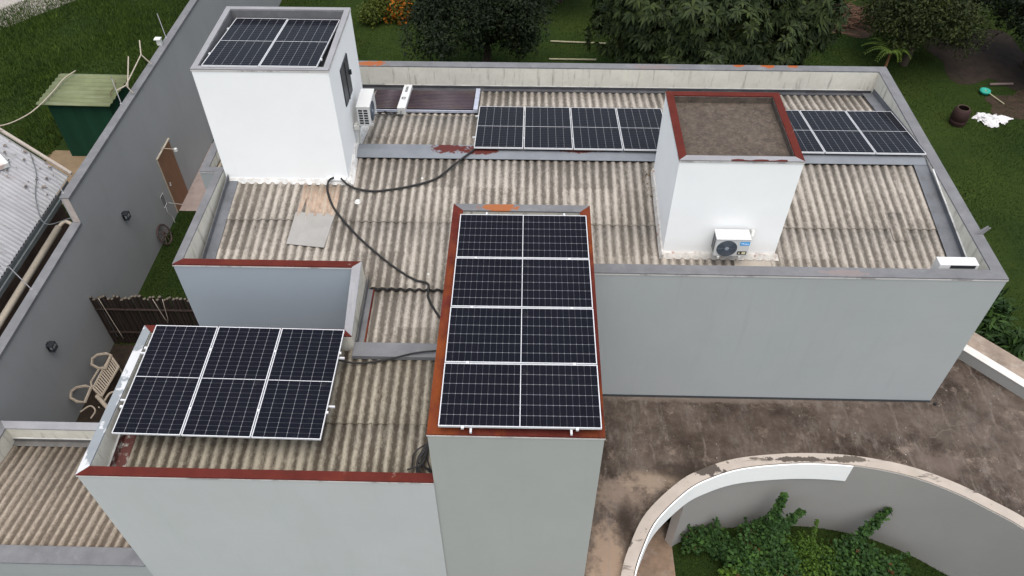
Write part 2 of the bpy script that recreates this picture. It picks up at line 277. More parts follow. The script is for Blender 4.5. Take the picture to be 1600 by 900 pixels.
# ------------------------------------------------------------ mesh helpers
class MB:
    def __init__(s): s.v = []; s.f = []; s.m = []
    def poly(s, pts, mi=0):
        n = len(s.v); s.v += [tuple(p) for p in pts]; s.f.append(tuple(range(n, n+len(pts)))); s.m.append(mi)
    def box(s, a, b, mi=0):
        (x0,y0,z0),(x1,y1,z1) = a, b
        s.hexa([(x0,y0,z0),(x1,y0,z0),(x1,y1,z0),(x0,y1,z0)], [(x0,y0,z1),(x1,y0,z1),(x1,y1,z1),(x0,y1,z1)], mi)
    def hexa(s, bot, top, mi=0, ms=None):
        n = len(s.v); k = len(bot); s.v += [tuple(p) for p in bot]+[tuple(p) for p in top]
        s.f.append(tuple(n+i for i in reversed(range(k)))); s.m.append(mi)
        s.f.append(tuple(n+k+i for i in range(k))); s.m.append(mi)
        for i in range(k):
            j = (i+1) % k; s.f.append((n+i, n+j, n+k+j, n+k+i)); s.m.append(mi if ms is None else ms[i])
    def tube(s, pts, r, seg=6, mi=0, r1=None, closed=False):
        pts = [Vector(p) for p in pts]; n0 = len(s.v); N = len(pts)
        for i, p in enumerate(pts):
            if closed: d = pts[(i+1) % N]-pts[i-1]
            else: d = pts[min(i+1, N-1)]-pts[max(i-1, 0)]
            d.normalize(); a = Vector((0,0,1)) if abs(d.z) < .9 else Vector((1,0,0))
            u = d.cross(a).normalized(); w = d.cross(u).normalized()
            rr = r if r1 is None else r+(r1-r)*i/max(1, N-1)
            for k in range(seg):
                t = 2*math.pi*k/seg; s.v.append(tuple(p+u*rr*math.cos(t)+w*rr*math.sin(t)))
        for i in range(N if closed else N-1):
            for k in range(seg):
                a = n0+i*seg+k; b = n0+i*seg+(k+1) % seg; j = (i+1) % N
                c = n0+j*seg+(k+1) % seg; d = n0+j*seg+k
                s.f.append((a,b,c,d)); s.m.append(mi)
        if not closed:
            s.f.append(tuple(n0+k for k in reversed(range(seg)))); s.m.append(mi)
            s.f.append(tuple(n0+(N-1)*seg+k for k in range(seg))); s.m.append(mi)
    def lathe(s, prof, ctr, seg=20, mi=0, axis='Z'):
        n0 = len(s.v)
        for (r, h) in prof:
            for k in range(seg):
                t = 2*math.pi*k/seg; p = (r*math.cos(t), r*math.sin(t), h)
                if axis == 'Y': p = (p[0], p[2], p[1])
                if axis == 'X': p = (p[2], p[0], p[1])
                s.v.append((ctr[0]+p[0], ctr[1]+p[1], ctr[2]+p[2]))
        for i in range(len(prof)-1):
            for k in range(seg):
                s.f.append((n0+i*seg+k, n0+i*seg+(k+1)%seg, n0+(i+1)*seg+(k+1)%seg, n0+(i+1)*seg+k)); s.m.append(mi)
    def build(s, name, mats, parent=None, org=(0,0,0), smooth=False, bevel=0):
        if not isinstance(mats, (list, tuple)): mats = [mats]
        me = bpy.data.meshes.new(name)
        o = Vector(org)
        me.from_pydata([tuple(Vector(p)-o) for p in s.v], [], s.f)
        for m in mats: me.materials.append(m)
        if len(mats) > 1: me.polygons.foreach_set('material_index', s.m)
        me.validate(); me.update()
        bm = bmesh.new(); bm.from_mesh(me); bmesh.ops.recalc_face_normals(bm, faces=bm.faces); bm.to_mesh(me); bm.free()
        if smooth: me.polygons.foreach_set('use_smooth', [True]*len(me.polygons))
        ob = bpy.data.objects.new(name, me); C.objects.link(ob)
        if parent: ob.parent = parent
        if parent is None: ob.location = o
        if bevel:
            b = ob.modifiers.new('bevel', 'BEVEL'); b.width = bevel; b.segments = 2; b.limit_method = 'ANGLE'
        return ob
def npmesh(name, V, F, mats, parent=None, org=(0,0,0), mi=None):
    """V (n,3), F (m,k) arrays"""
    me = bpy.data.meshes.new(name); V = np.asarray(V, dtype=np.float32)-np.array(org, dtype=np.float32); k = F.shape[1]
    me.vertices.add(len(V)); me.vertices.foreach_set('co', V.ravel())
    me.loops.add(F.size); me.loops.foreach_set('vertex_index', F.astype(np.int32).ravel())
    me.polygons.add(len(F)); me.polygons.foreach_set('loop_start', np.arange(0, F.size, k, dtype=np.int32)); me.polygons.foreach_set('loop_total', np.full(len(F), k, dtype=np.int32))
    if not isinstance(mats, (list, tuple)): mats = [mats]
    for m in mats: me.materials.append(m)
    if mi is not None: me.polygons.foreach_set('material_index', mi.astype(np.int32))
    me.update(calc_edges=True)
    ob = bpy.data.objects.new(name, me); C.objects.link(ob)
    if parent: ob.parent = parent
    else: ob.location = org
    return ob
def thing(name, label, cat, loc=(0,0,0), group=None):
    o = bpy.data.objects.new(name, None); C.objects.link(o); o.location = loc; o.empty_display_size = .2
    return tag(o, label, cat, group)
def tag(o, label, cat, group=None):
    o['label'] = label; o['category'] = cat
    if group: o['group'] = group
    return o
def struct(o): o['kind'] = 'structure'; return o
def spline(pts, n=8):
    P = [Vector(p) for p in pts]; P = [P[0]*2-P[1]]+P+[P[-1]*2-P[-2]]; out = []
    for i in range(1, len(P)-2):
        for k in range(n):
            t = k/n; a, b, c, d = P[i-1:i+3]
            out.append(.5*((2*b)+(c-a)*t+(2*a-5*b+4*c-d)*t*t+(3*b-a-3*c+d)*t**3))
    out.append(P[-2]); return out

# ------------------------------------------------------------ ground
def quadsheet(name, pts, z, m):
    b = MB(); b.poly([(x, y, z) for x, y in pts]); return struct(b.build(name, m))
quadsheet('ground', [(-120,-60),(120,-60),(120,150),(-120,150)], 0, m_lawn)
quadsheet('gravel_path', [(-24.5,22.6),(-23.2,21.8),(-19.2,27.0),(-16,31),(-18,34),(-30,30)], .006, m_sand)
quadsheet('earth_pad', [(-16.5,13.2),(-10.1,13.0),(-10.1,15.9),(-15.2,16.0)], .005, m_beige)
quadsheet('paved_yard', [(-9.82,12.86),(-5.3,12.86),(-5.3,16.5),(-9.82,16.5)], .02, m_tile)
quadsheet('side_yard_soil', [(-9.82,3.0),(-5.5,3.0),(-5.5,7.3),(-9.82,7.3)], .012, m_soil)
quadsheet('neighbour_yard_soil', [(-16,-3),(-10.05,-3),(-10.05,10.5),(-16,10.5)], .008, m_soil2)
def blob(name, cx, cy, rx, ry, z, m, seed=0, n=40):
    q = random.Random(seed); ph = [q.uniform(0, 6.28) for _ in range(5)]
    P = []
    for i in range(n):
        a = 2*math.pi*i/n; k = 1+sum(.1*math.sin((j+2)*a+ph[j]) for j in range(5))
        P.append((cx+rx*k*math.cos(a), cy+ry*k*math.sin(a)))
    return quadsheet(name, P, z, m)
blob('soil_patch', 19.6, 23.0, 1.9, 2.3, .008, m_soil, 1)
blob('soil_patch', 20.3, 19.5, 1.9, 1.1, .012, m_soil2, 2)
blob('soil_patch', 15.2, 26.0, 1.9, 1.5, .008, m_soil2, 3)
quadsheet('garden_path', [(3.0,-6),(4.66,-6),(4.66,2.4),(3.0,4.1)], .012, m_path)
def blades(name, regions, n, h, wd, m, lean=.5, seed=1):
    g = np.random.default_rng(seed); P = []
    for (x0,x1,y0,y1,fn,k) in regions:
        q = np.stack([g.uniform(x0,x1,k), g.uniform(y0,y1,k)], 1)
        if fn is not None: q = q[fn(q[:,0], q[:,1])]
        P.append(q)
    P = np.concatenate(P); k = len(P)
    a = g.uniform(0, 2*np.pi, k); hh = h*g.uniform(.5, 1.4, k)*(1+.5*np.sin(P[:,0]*1.3)*np.cos(P[:,1]*.9))
    d = np.stack([np.cos(a), np.sin(a)], 1); w = wd*g.uniform(.6, 1.4, k)
    le = g.uniform(0, lean, k)*hh; b = g.uniform(0, 2*np.pi, k)
    V = np.zeros((k, 3, 3))
    V[:,0,:2] = P-d*w[:,None]; V[:,1,:2] = P+d*w[:,None]
    V[:,2,:2] = P+np.stack([np.cos(b), np.sin(b)], 1)*le[:,None]; V[:,2,2] = hh
    V[:,:2,2] = .0
    o = npmesh(name, V.reshape(-1,3), np.arange(3*k).reshape(k,3), m); o['kind'] = 'stuff'; return o
blades('tall_grass', [(-26,-10.2,10.5,30, lambda x,y: ~((x>-15.2)&(y<17.4)&(y>13)) & ((x+24.0)*-.8+(y-22)*.62 < 1.0), 200000)], 1, .13, .012, m_blade2, 1.0, 3)
blades('lawn_grass', [(-9.7,-5.3,7.5,12.8,None,24000),(-9.7,-5.3,16.6,24,None,12000),(10.3,24,3,27,lambda x,y: ~(((x-19.6)/2)**2+((y-23)/2.4)**2<1),150000),(-9.8,14,19.5,28,None,60000),(4.7,12,-1,2.4,None,18000)], 1, .05, .010, m_blade, .9, 4)

# ------------------------------------------------------------ house
house = thing('house', 'large grey walled house with corrugated roofs and two white roof towers', 'house', (0,0,0))
def offset(pts, w, closed):
    n = len(pts); out = []
    for i in range(n):
        p = Vector(pts[i][:2])
        ds = []
        if closed or i > 0: ds.append((p-Vector(pts[i-1][:2])).normalized())
        if closed or i < n-1: ds.append((Vector(pts[(i+1) % n][:2])-p).normalized())
        ns = [Vector((d.y, -d.x)) for d in ds]     # right hand side
        if len(ns) == 1: o = ns[0]*w
        else:
            b = (ns[0]+ns[1]).normalized(); o = b*(w/max(.2, b.dot(ns[0])))
        out.append((p.x+o.x, p.y+o.y))
    return out
def parapet(name, pts, w, zb, outer, inner, copmats, notch=(), cap=.025, lip=.008, closed=False, parent=house, cw=None):
    """pts: (x,y,ztop) clockwise, interior on the right. copmats: material per segment"""
    n = len(pts); ins = offset(pts, w, closed); segs = range(n if closed else n-1)
    b = MB()
    for i in segs:
        j = (i+1) % n
        A, B = pts[i], pts[j]; a, c = ins[i], ins[j]
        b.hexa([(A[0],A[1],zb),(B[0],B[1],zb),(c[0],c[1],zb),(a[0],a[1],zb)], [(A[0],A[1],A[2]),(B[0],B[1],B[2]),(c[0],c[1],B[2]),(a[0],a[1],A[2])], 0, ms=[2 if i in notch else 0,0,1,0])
    wall = b.build(name, [outer, inner, m_notch], parent)
    o2 = offset(pts, -lip, closed); i2 = offset(pts, (cw or w)+(0 if cw else lip), closed)
    groups = {}
    for i in segs: groups.setdefault(copmats[i].name, []).append(i)
    for mname, idx in groups.items():
        b = MB()
        for i in idx:
            j = (i+1) % n; A, B = pts[i], pts[j]
            zA, zB = A[2]+.003, B[2]+.003
            q = [o2[i], o2[j], i2[j], i2[i]]; z = [zA, zB, zB, zA]
            b.hexa([(p[0],p[1],zz) for p, zz in zip(q, z)], [(p[0],p[1],zz+cap) for p, zz in zip(q, z)])
        b.build('coping', bpy.data.materials[mname], wall)
    b = MB(); q2 = offset(pts, -lip-.003, closed); q3 = offset(pts, -.002, closed)
    for i in segs:
        j = (i+1) % n; zA, zB = pts[i][2]+.010, pts[j][2]+.010
        b.hexa([(q2[i][0],q2[i][1],zA-.035),(q2[j][0],q2[j][1],zB-.035),(q3[j][0],q3[j][1],zB-.035),(q3[i][0],q3[i][1],zA-.035)],
               [(q2[i][0],q2[i][1],zA-.008),(q2[j][0],q2[j][1],zB-.008),(q3[j][0],q3[j][1],zB-.008),(q3[i][0],q3[i][1],zA-.008)])
    b.build('drip_edge', m_drip, wall)
    return wall
def corrug(x0, x1, yA, zA, yB, zB, nrow, name, m, parent, pitch=.177, amp=.021, sheet=6, ov=.12, holes=(), jit=.005, seed=0, res=8):
    """A is the low edge, B the high edge; rows overlap like slates"""
    q = random.Random(seed); b_v = []; b_f = []
    L = (yB-yA)/nrow; sl = (zB-zA)/(yB-yA); n = 0
    sw = pitch*sheet
    k0 = math.floor(x0/sw)
    xs0 = k0*sw; si = 0
    while xs0 < x1:
        xa, xb = max(x0, xs0), min(x1, xs0+sw+pitch*.45)
        if xb-xa > .03:
            for r in range(nrow):
                ya = yA+L*r-(ov if r else 0)*(1 if L > 0 else -1); yb = yA+L*(r+1)
                dz = (.012 if r else 0)+q.uniform(0, jit)+.007*(si % 2); ys = q.uniform(-.012, .012) if r else 0
                nx = max(2, int((xb-xa)/pitch*res)+1)
                xs = np.linspace(xa, xb, nx); ny = 3
                for lay, off in ((0, 0), (1, -.010)):
                    for t in np.linspace(0, 1, ny):
                        y = ya+ys+(yb-ya)*t
                        z = zA+(y-yA)*sl+amp*np.cos(xs*2*np.pi/pitch)+dz*(1-t)+off
                        for X, Z in zip(xs, z): b_v.append((X, y, Z))
                def ix(l, j, i): return n+l*nx*ny+j*nx+i
                for j in range(ny-1):
                    for i in range(nx-1):
                        b_f.append((ix(0,j,i), ix(0,j,i+1), ix(0,j+1,i+1), ix(0,j+1,i)))
                for i in range(nx-1):
                    b_f.append((ix(0,0,i+1), ix(0,0,i), ix(1,0,i), ix(1,0,i+1)))
                    b_f.append((ix(0,ny-1,i), ix(0,ny-1,i+1), ix(1,ny-1,i+1), ix(1,ny-1,i)))
                for j in range(ny-1):
                    b_f.append((ix(0,j+1,0), ix(0,j,0), ix(1,j,0), ix(1,j+1,0)))
                    b_f.append((ix(0,j,nx-1), ix(0,j+1,nx-1), ix(1,j+1,nx-1), ix(1,j,nx-1)))
                n += 2*nx*ny
        xs0 += sw; si += 1
    F = np.array(b_f)
    if L < 0: F = F[:, ::-1]
    o = npmesh(name, np.array(b_v), F, m, parent)
    return o

# ---- main wing
MZ = 6.175
RF = lambda y: 5.55+.16*(y-4.4)          # front slope
RR = lambda y: 6.10-.15*(y-7.95)         # rear slope
main = parapet('main_wing', [(-5.25,8.6,MZ),(-5.25,11.53,MZ),(10.16,11.53,MZ),(10.16,4.15,MZ),(2.49,4.15,MZ)], .235, 0, m_grey, m_inner, [m_galv]*4, cw=.232)
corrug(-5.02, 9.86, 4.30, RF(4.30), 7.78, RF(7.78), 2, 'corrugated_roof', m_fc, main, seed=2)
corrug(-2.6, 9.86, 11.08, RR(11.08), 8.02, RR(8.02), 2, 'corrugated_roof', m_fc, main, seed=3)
b = MB()     # ridge flashing
b.hexa([(-2.4,7.66,6.112),(9.90,7.66,6.112),(9.90,7.90,6.155),(-2.4,7.90,6.155)], [(-2.4,7.66,6.122),(9.90,7.66,6.122),(9.90,7.90,6.165),(-2.4,7.90,6.165)])
b.build('ridge_flashing', m_redgrey, main)
b = MB()
b.hexa([(-2.4,7.90,6.155),(9.90,7.90,6.155),(9.90,8.12,6.135),(-2.4,8.12,6.135)], [(-2.4,7.90,6.165),(9.90,7.90,6.165),(9.90,8.12,6.145),(-2.4,8.12,6.145)])
b.build('ridge_flashing', m_redgrey, main)
b = MB()     # wall flashings right and left and rear gutter
def flash(b, x0, x1, xo, ya, yb, zf, up=.17):
    """strip lying beside the wall (x0 wall, x1 roof) and turned up against it"""
    za, zb = zf(ya), zf(yb)
    b.hexa([(x0,ya,za+.03),(x1,ya,za+.03),(x1,yb,zb+.03),(x0,yb,zb+.03)], [(x0,ya,za+.038),(x1,ya,za+.038),(x1,yb,zb+.038),(x0,yb,zb+.038)])
    b.hexa([(x0,ya,za+.04),(xo,ya,za+.04),(xo,yb,zb+.04),(x0,yb,zb+.04)], [(x0,ya,za+up),(xo,ya,za+up),(xo,yb,min(zb+up, MZ-.01)),(x0,yb,min(zb+up, MZ-.01))])
flash(b, 9.918, 9.62, 9.905, 4.40, 7.80, RF)
flash(b, 9.918, 9.66, 9.905, 8.0, 11.2, RR)
b.build('flashing', m_sflash, main)
b = MB(); flash(b, -5.006, -4.80, -4.993, 4.36, 6.98, RF)
b.build('flashing', m_sflash, main)
b = MB(); b.box((-5.0, 11.10, 5.60), (9.9, 11.285, 5.612)); b.box((-5.0, 11.272, 5.62), (9.9, 11.29, 5.68)); b.box((-5.0,11.09,5.60),(9.9,11.10,5.66))
b.build('gutter', simple('dark_flashing', (.055,.055,.06), .8, 0, var=.15, scale=2, spec=.1, layers=[((.10,.10,.10), 3, .5, .7, (1,1,1), .6)]), main)
b = MB()     # white joint lines
b.hexa([(9.885,4.42,RF(4.42)+.17),(9.92,4.42,RF(4.42)+.17),(9.92,7.4,RF(7.4)+.17),(9.885,7.4,RF(7.4)+.17)], [(9.885,4.42,RF(4.42)+.185),(9.92,4.42,RF(4.42)+.185),(9.92,7.4,RF(7.4)+.185),(9.885,7.4,RF(7.4)+.185)])
b.box((-2.3,11.278,5.68),(9.9,11.292,5.688))
b.build('sealant', m_seal, main)

# ---- left side of main wing, notch and front wing
FZ = 5.786
front = parapet('front_wing', [(0,-.029,FZ),(-5.485,-.029,FZ),(-5.485,3.0,FZ),(-1.88,3.0,FZ-.02),(-1.88,4.19,MZ),(-5.25,4.19,MZ),(-5.25,7.05,MZ)], .152, 0, m_greyF, m_inner,
                [m_red, m_peel, m_red, m_galvl, m_red, m_galv], notch=(3,4), cw=.150)
FR = lambda y: 5.13+.13*(y-.2)
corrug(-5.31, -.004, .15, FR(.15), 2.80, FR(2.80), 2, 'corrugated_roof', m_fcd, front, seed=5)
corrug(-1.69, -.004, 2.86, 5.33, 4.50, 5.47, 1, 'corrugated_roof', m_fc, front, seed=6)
b = MB(); b.box((-1.72,2.60,5.535),(-.004,2.92,5.55)); b.box((-1.72,2.60,5.46),(-.004,2.615,5.534))
b.build('step_flashing', m_galv, front)
b = MB(); flash(b, -1.70, -1.58, -1.69, 2.95, 4.45, lambda y: 5.36+.08*(y-2.95), .2); b.build('flashing', m_galv, front)
b = MB(); b.hexa([(-1.59,2.9,5.37),(-1.565,2.9,5.37),(-1.565,4.45,5.49),(-1.59,4.45,5.49)], [(-1.59,2.9,5.405),(-1.565,2.9,5.405),(-1.565,4.45,5.525),(-1.59,4.45,5.535)]); b.build('flashing', m_rust, front)
b = MB(); flash(b, -5.316, -5.12, -5.30, .16, 2.8, FR, .2); b.build('flashing', m_redpatch, front)
b = MB(); b.hexa([(-5.295,.17,FR(.17)+.2),(-5.33,.17,FR(.17)+.2),(-5.33,2.8,FR(2.8)+.2),(-5.295,2.8,FR(2.8)+.2)], [(-5.295,.17,FR(.17)+.215),(-5.33,.17,FR(.17)+.215),(-5.33,2.8,FR(2.8)+.215),(-5.295,2.8,FR(2.8)+.215)]); b.build('sealant', m_seal, front)
corrug(8.68, 9.00, 5.62, RF(5.62)+.022, 6.35, RF(6.35)+.022, 1, 'repair_sheet', m_fc, main, seed=4)
b = MB()   # black tube drawing the dark line at the sheets' lower edge
b.tube([(x, 4.30+.004*math.sin(x*9), RF(4.3)-.035+.022*math.cos(x*2*math.pi/.177)) for x in np.arange(-1.68, -.02, .03)], .022, 5)
b.build('step_edge_line', m_black, front)
b = MB(); b.box((-.06,.2,FR(.2)+.03),(-.004,2.6,5.5)); b.build('flashing', m_inner, front)

# ---- tall front column
CZ = 7.05
col = parapet('front_column', [(0,0,CZ),(0,5.0,CZ),(2.493,5.0,CZ),(2.493,0,CZ)], .17, 0, m_grey2, m_inner, [m_rust, m_galv, m_rust, m_rust], closed=True)
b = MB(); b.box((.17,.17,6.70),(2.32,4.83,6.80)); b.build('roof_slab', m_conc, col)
# ---- left white tower
T1 = parapet('left_tower', [(-5.06,7.0,8.60),(-5.06,9.485,8.60),(-2.45,9.485,8.60),(-2.45,7.0,8.60)], .105, 5.2, m_white, m_galv, [m_galvl]*4, closed=True, cw=.105)
b = MB(); b.box((-4.96,7.10,8.1),(-2.55,9.385,8.2)); b.build('roof_slab', m_galv, T1)
b = MB(); b.hexa([(-2.452,7.80,7.30),(-2.452,8.50,7.26),(-2.452,8.50,8.14),(-2.452,7.80,8.14)][::-1], [(-2.425,7.80,7.30),(-2.425,8.50,7.26),(-2.425,8.50,8.14),(-2.425,7.80,8.14)][::-1]); w = b.build('window', m_darkwin, T1, bevel=.004)
b = MB(); b.box((-2.424,8.12,7.28),(-2.412,8.15,8.13)); b.box((-2.424,8.42,7.68),(-2.38,8.47,7.78)); b.build('shutter_rail', m_dark, w)
b = MB()
pts = []
b.hexa([(-5.02,6.90,5.95),(-2.38,6.90,5.95),(-2.45,6.999,5.95),(-5.02,6.999,5.95)], [(-5.02,6.97,6.035),(-2.42,6.97,6.035),(-2.42,6.999,6.035),(-5.02,6.999,6.035)])
b.hexa([(-2.449,6.9,5.93),(-2.30,6.9,5.93),(-2.30,9.5,5.93),(-2.449,9.5,5.93)], [(-2.449,6.9,6.03),(-2.42,6.9,6.03),(-2.42,7.8,6.23),(-2.449,7.8,6.23)])
b.build('mortar_skirt', simple('lumpy_mortar', (.52,.51,.49), .95, var=.2, scale=7, bump=.8, layers=[((.3,.27,.24), 6, .5, .7, (1,1,1), .6)]), T1)
b = MB(); b.box((-2.90,6.93,6.045),(-2.50,6.998,6.085)); b.build('cable_outlet', m_white, T1)
# ---- right white tower
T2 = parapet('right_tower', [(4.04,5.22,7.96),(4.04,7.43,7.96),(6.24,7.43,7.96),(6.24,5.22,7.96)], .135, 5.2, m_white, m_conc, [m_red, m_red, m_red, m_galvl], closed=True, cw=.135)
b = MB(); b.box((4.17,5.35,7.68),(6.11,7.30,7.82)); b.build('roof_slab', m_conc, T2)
b = MB()
for k in range(9):
    x = 4.95+k*.11; hh = .03+.02*math.sin(k*1.7)
    b.hexa([(x,5.203,7.988),(x+.11,5.203,7.988),(x+.11,5.205+hh,7.988),(x,5.205+hh,7.988)], [(x,5.203,7.993),(x+.11,5.203,7.993),(x+.11,5.205+.03+.02*math.sin((k+1)*1.7),7.993),(x,5.205+hh,7.993)])
b.build('primer_edge', m_red, T2)
b = MB()
b.hexa([(3.97,5.10,5.66),(6.32,5.10,5.66),(6.24,5.219,5.66),(4.04,5.219,5.66)], [(4.0,5.17,5.76),(6.28,5.17,5.76),(6.24,5.219,5.76),(4.04,5.219,5.76)])
b.hexa([(3.97,5.1,5.66),(4.039,5.1,5.66),(4.039,7.4,6.03),(3.97,7.4,6.03)], [(4.01,5.1,5.78),(4.039,5.1,5.78),(4.039,7.4,6.14),(4.01,7.4,6.14)])
b.build('mortar_skirt', simple('mortar_with_brick', (.50,.48,.45), .95, var=.2, scale=7, bump=.8, layers=[((.24,.10,.06), 5, .56, .64, (1,1,1), .8), ((.3,.27,.24), 9, .5, .7, (1,1,1), .6)]), T2)

# ---- low wing on the left front
low = parapet('low_wing', [(-9.6,0,2.64),(-9.6,3.0,2.64),(-5.486,3.0,2.64)], .17, 0, m_grey, m_inner, [m_galv, m_galvl], parent=house)
b = MB(); b.box((-12,-.02,0),(-5.486,.25,2.62)); lf = b.build('low_front_wall', m_grey, house)
b = MB(); b.hexa([(-12,-.04,2.625),(-5.50,-.04,2.625),(-5.50,.30,2.625),(-12,.30,2.625)], [(-12,-.04,2.65),(-5.50,-.04,2.65),(-5.50,.30,2.65),(-12,.30,2.65)]); b.build('coping', m_galv, lf)
GR = lambda y: 2.60-.17*(y-.2)
corrug(-9.45, -5.49, 2.72, GR(2.72), .16, GR(.16), 1, 'corrugated_roof', m_fcg, low, seed=8)
b = MB(); b.box((-9.43,2.70,2.19),(-5.487,2.828,2.20)); b.box((-9.43,2.815,2.20),(-5.487,2.829,2.30)); b.build('gutter', simple('dark_gutter', (.10,.095,.09), .7, .1, var=.2), low)
b = MB(); b.box((-9.43,2.812,2.30),(-5.487,2.829,2.32)); b.build('sealant', m_seal, low)
# ---- small annex behind left
ann = parapet('rear_annex', [(-7.74,11.05,3.0),(-7.74,14.6,3.0),(-5.26,14.6,3.0),(-5.26,11.05,3.0)], .2, 0, m_grey, m_inner, [m_galv]*4, closed=True)
corrug(-7.53, -5.47, 11.26, 2.75, 14.39, 2.6, 1, 'corrugated_roof', m_fcd, ann, seed=9)

# ---- canopy slab with the curved void
oc = [(2.95,-4),(3.0,-1),(3.15,-.01),(3.37,.61),(3.73,1.26),(4.42,1.93),(4.97,2.25),(5.65,2.49),(6.57,2.62),(7.35,2.65),(8.11,2.60),(8.84,2.46),(9.40,2.27),(9.94,2.00),(10.42,1.68),(10.92,1.30),(11.5,.68),(12.0,-.1),(12.3,-1.4),(12.4,-4)]
ocs = [(p.x, p.y) for p in spline([(x,y,0) for x, y in oc], 6)]
def offpath(P, w):
    out = []
    for i in range(len(P)):
        a = Vector(P[max(i-1,0)]); c = Vector(P[min(i+1, len(P)-1)]); d = (c-a).normalized(); n = Vector((d.y, -d.x))
        out.append((P[i][0]+n.x*w, P[i][1]+n.y*w))
    return out
ics = offpath(ocs, .22)
def prism(b, poly, z0, z1, mi=0):
    tri = geometry.tessellate_polygon([[Vector((x,y,0)) for x, y in poly]])
    n = len(b.v); k = len(poly)
    b.v += [(x,y,z0) for x, y in poly]+[(x,y,z1) for x, y in poly]
    for t in tri:
        b.f.append((n+k+t[0], n+k+t[1], n+k+t[2])); b.m.append(mi); b.f.append((n+t[0], n+t[2], n+t[1])); b.m.append(mi)
    for i in range(k):
        j = (i+1) % k; b.f.append((n+i, n+j, n+k+j, n+k+i)); b.m.append(mi)
slabpoly = [(2.495,-4)]+[(x,y) for x, y in offpath(ocs,.05)]+[(15.0,-4),(15.0,1.2),(10.162,6.47),(10.162,4.147),(2.495,4.147)]
b = MB(); prism(b, slabpoly, 2.30, 2.45); slab = b.build('canopy_slab', m_slab, house)
def ribbon(b, A, B, z0, z1, i0=0, i1=None, mi=0):
    i1 = len(A)-1 if i1 is None else i1
    for i in range(i0, i1):
        b.hexa([(*A[i],z0),(*A[i+1],z0),(*B[i+1],z0),(*B[i],z0)], [(*A[i],z1),(*A[i+1],z1),(*B[i+1],z1),(*B[i],z1)], mi)
b = MB(); ribbon(b, ocs, ics, 2.20, 2.63); rim = b.build('curved_rim', m_rim, slab)
ks = next(i for i, p in enumerate(ics) if p[0] > 7.86)
fa, fb = offpath(ocs, .238), offpath(ocs, .262)
b = MB(); ribbon(b, fa, fb, 2.07, 2.622, 0, ks); b.build('fascia', simple('fascia_white', (.80,.80,.785), .7, var=.015), slab)
b = MB()  # dark joint along the wall foot, drain stub
b.box((2.50,4.10,2.4505),(10.15,4.146,2.462)); b.build('foot_joint', m_dark, slab)
b = MB(); b.lathe([(.001,2.49),(.03,2.49),(.035,2.45)], (10.22,4.05,0), 10); b.build('drain', m_black, slab)
# right parapet of the slab
A = Vector((11.19,5.34)); D = Vector((1.01,-1.11)).normalized(); N = Vector((-D.y, D.x)); N = N if N.x > 0 else -N
P0 = A-D*1.55; P1 = A+D*5.2
def strip(b, o0, o1, z0, z1, mi=0):
    q = [P0+N*o0, P1+N*o0, P1+N*o1, P0+N*o1]; b.hexa([(p.x,p.y,z0) for p in q], [(p.x,p.y,z1) for p in q], mi)
b = MB(); strip(b, .0, .19, 2.44, 2.74); b.build('side_parapet', m_gwall, slab)
b = MB(); strip(b, -.01, .20, 2.742, 2.76); strip(b, .191, .98, 2.30, 2.50, 1); b.build('side_parapet_top', [simple('worn_white_top', (.52,.49,.46), .9, var=.1, scale=4, layers=[((.10,.08,.07), 5, .64, .7, (1,1,1), .8)]), simple('stained_ledge', (.21,.165,.13), .95, var=.3, scale=3, layers=[((.32,.28,.24), 4, .5, .7, (1,1,1), .6)])], slab)
b = MB(); strip(b, .20, .34, 0, 2.29); b.build('support_wall', m_gwall, slab)

# ---- curved garden wall
k0 = next(i for i, p in enumerate(ics) if p[0] > 4.62)
gi = []; go = []
ga, gb2 = offpath(ocs, .12), offpath(ocs, .205)
gB = offpath(ocs, .236)
for i in range(len(ocs)):
    t = min(1, max(0, (i-k0)/max(1, ks-k0))); wq = .200+.036*t
    q = Vector(gB[i])-Vector(ocs[i]); q = Vector(ocs[i])+q*(wq/.236); gi.append((q.x, q.y))
go = ocs
b = MB()
for i in range(k0, len(ocs)-1):
    ms = [0,0,0,0]
    if i == k0: ms = [0,0,0,1]
    zt = 2.195
    b.hexa([(*go[i],0),(*go[i+1],0),(*gi[i+1],0),(*gi[i],0)], [(*go[i],zt),(*go[i+1],zt),(*gi[i+1],zt),(*gi[i],zt)], 0, ms)
    if i >= ks: b.hexa([(*ics[i],2.195),(*ics[i+1],2.195),(*gB[i+1],2.195),(*gB[i],2.195)], [(*ics[i],2.60),(*ics[i+1],2.60),(*gB[i+1],2.60),(*gB[i],2.60)], 0)
gw = b.build('garden_wall', [m_gwall, m_jamb]); tag(gw, 'curved grey wall around the planted garden under the canopy rim', 'wall')

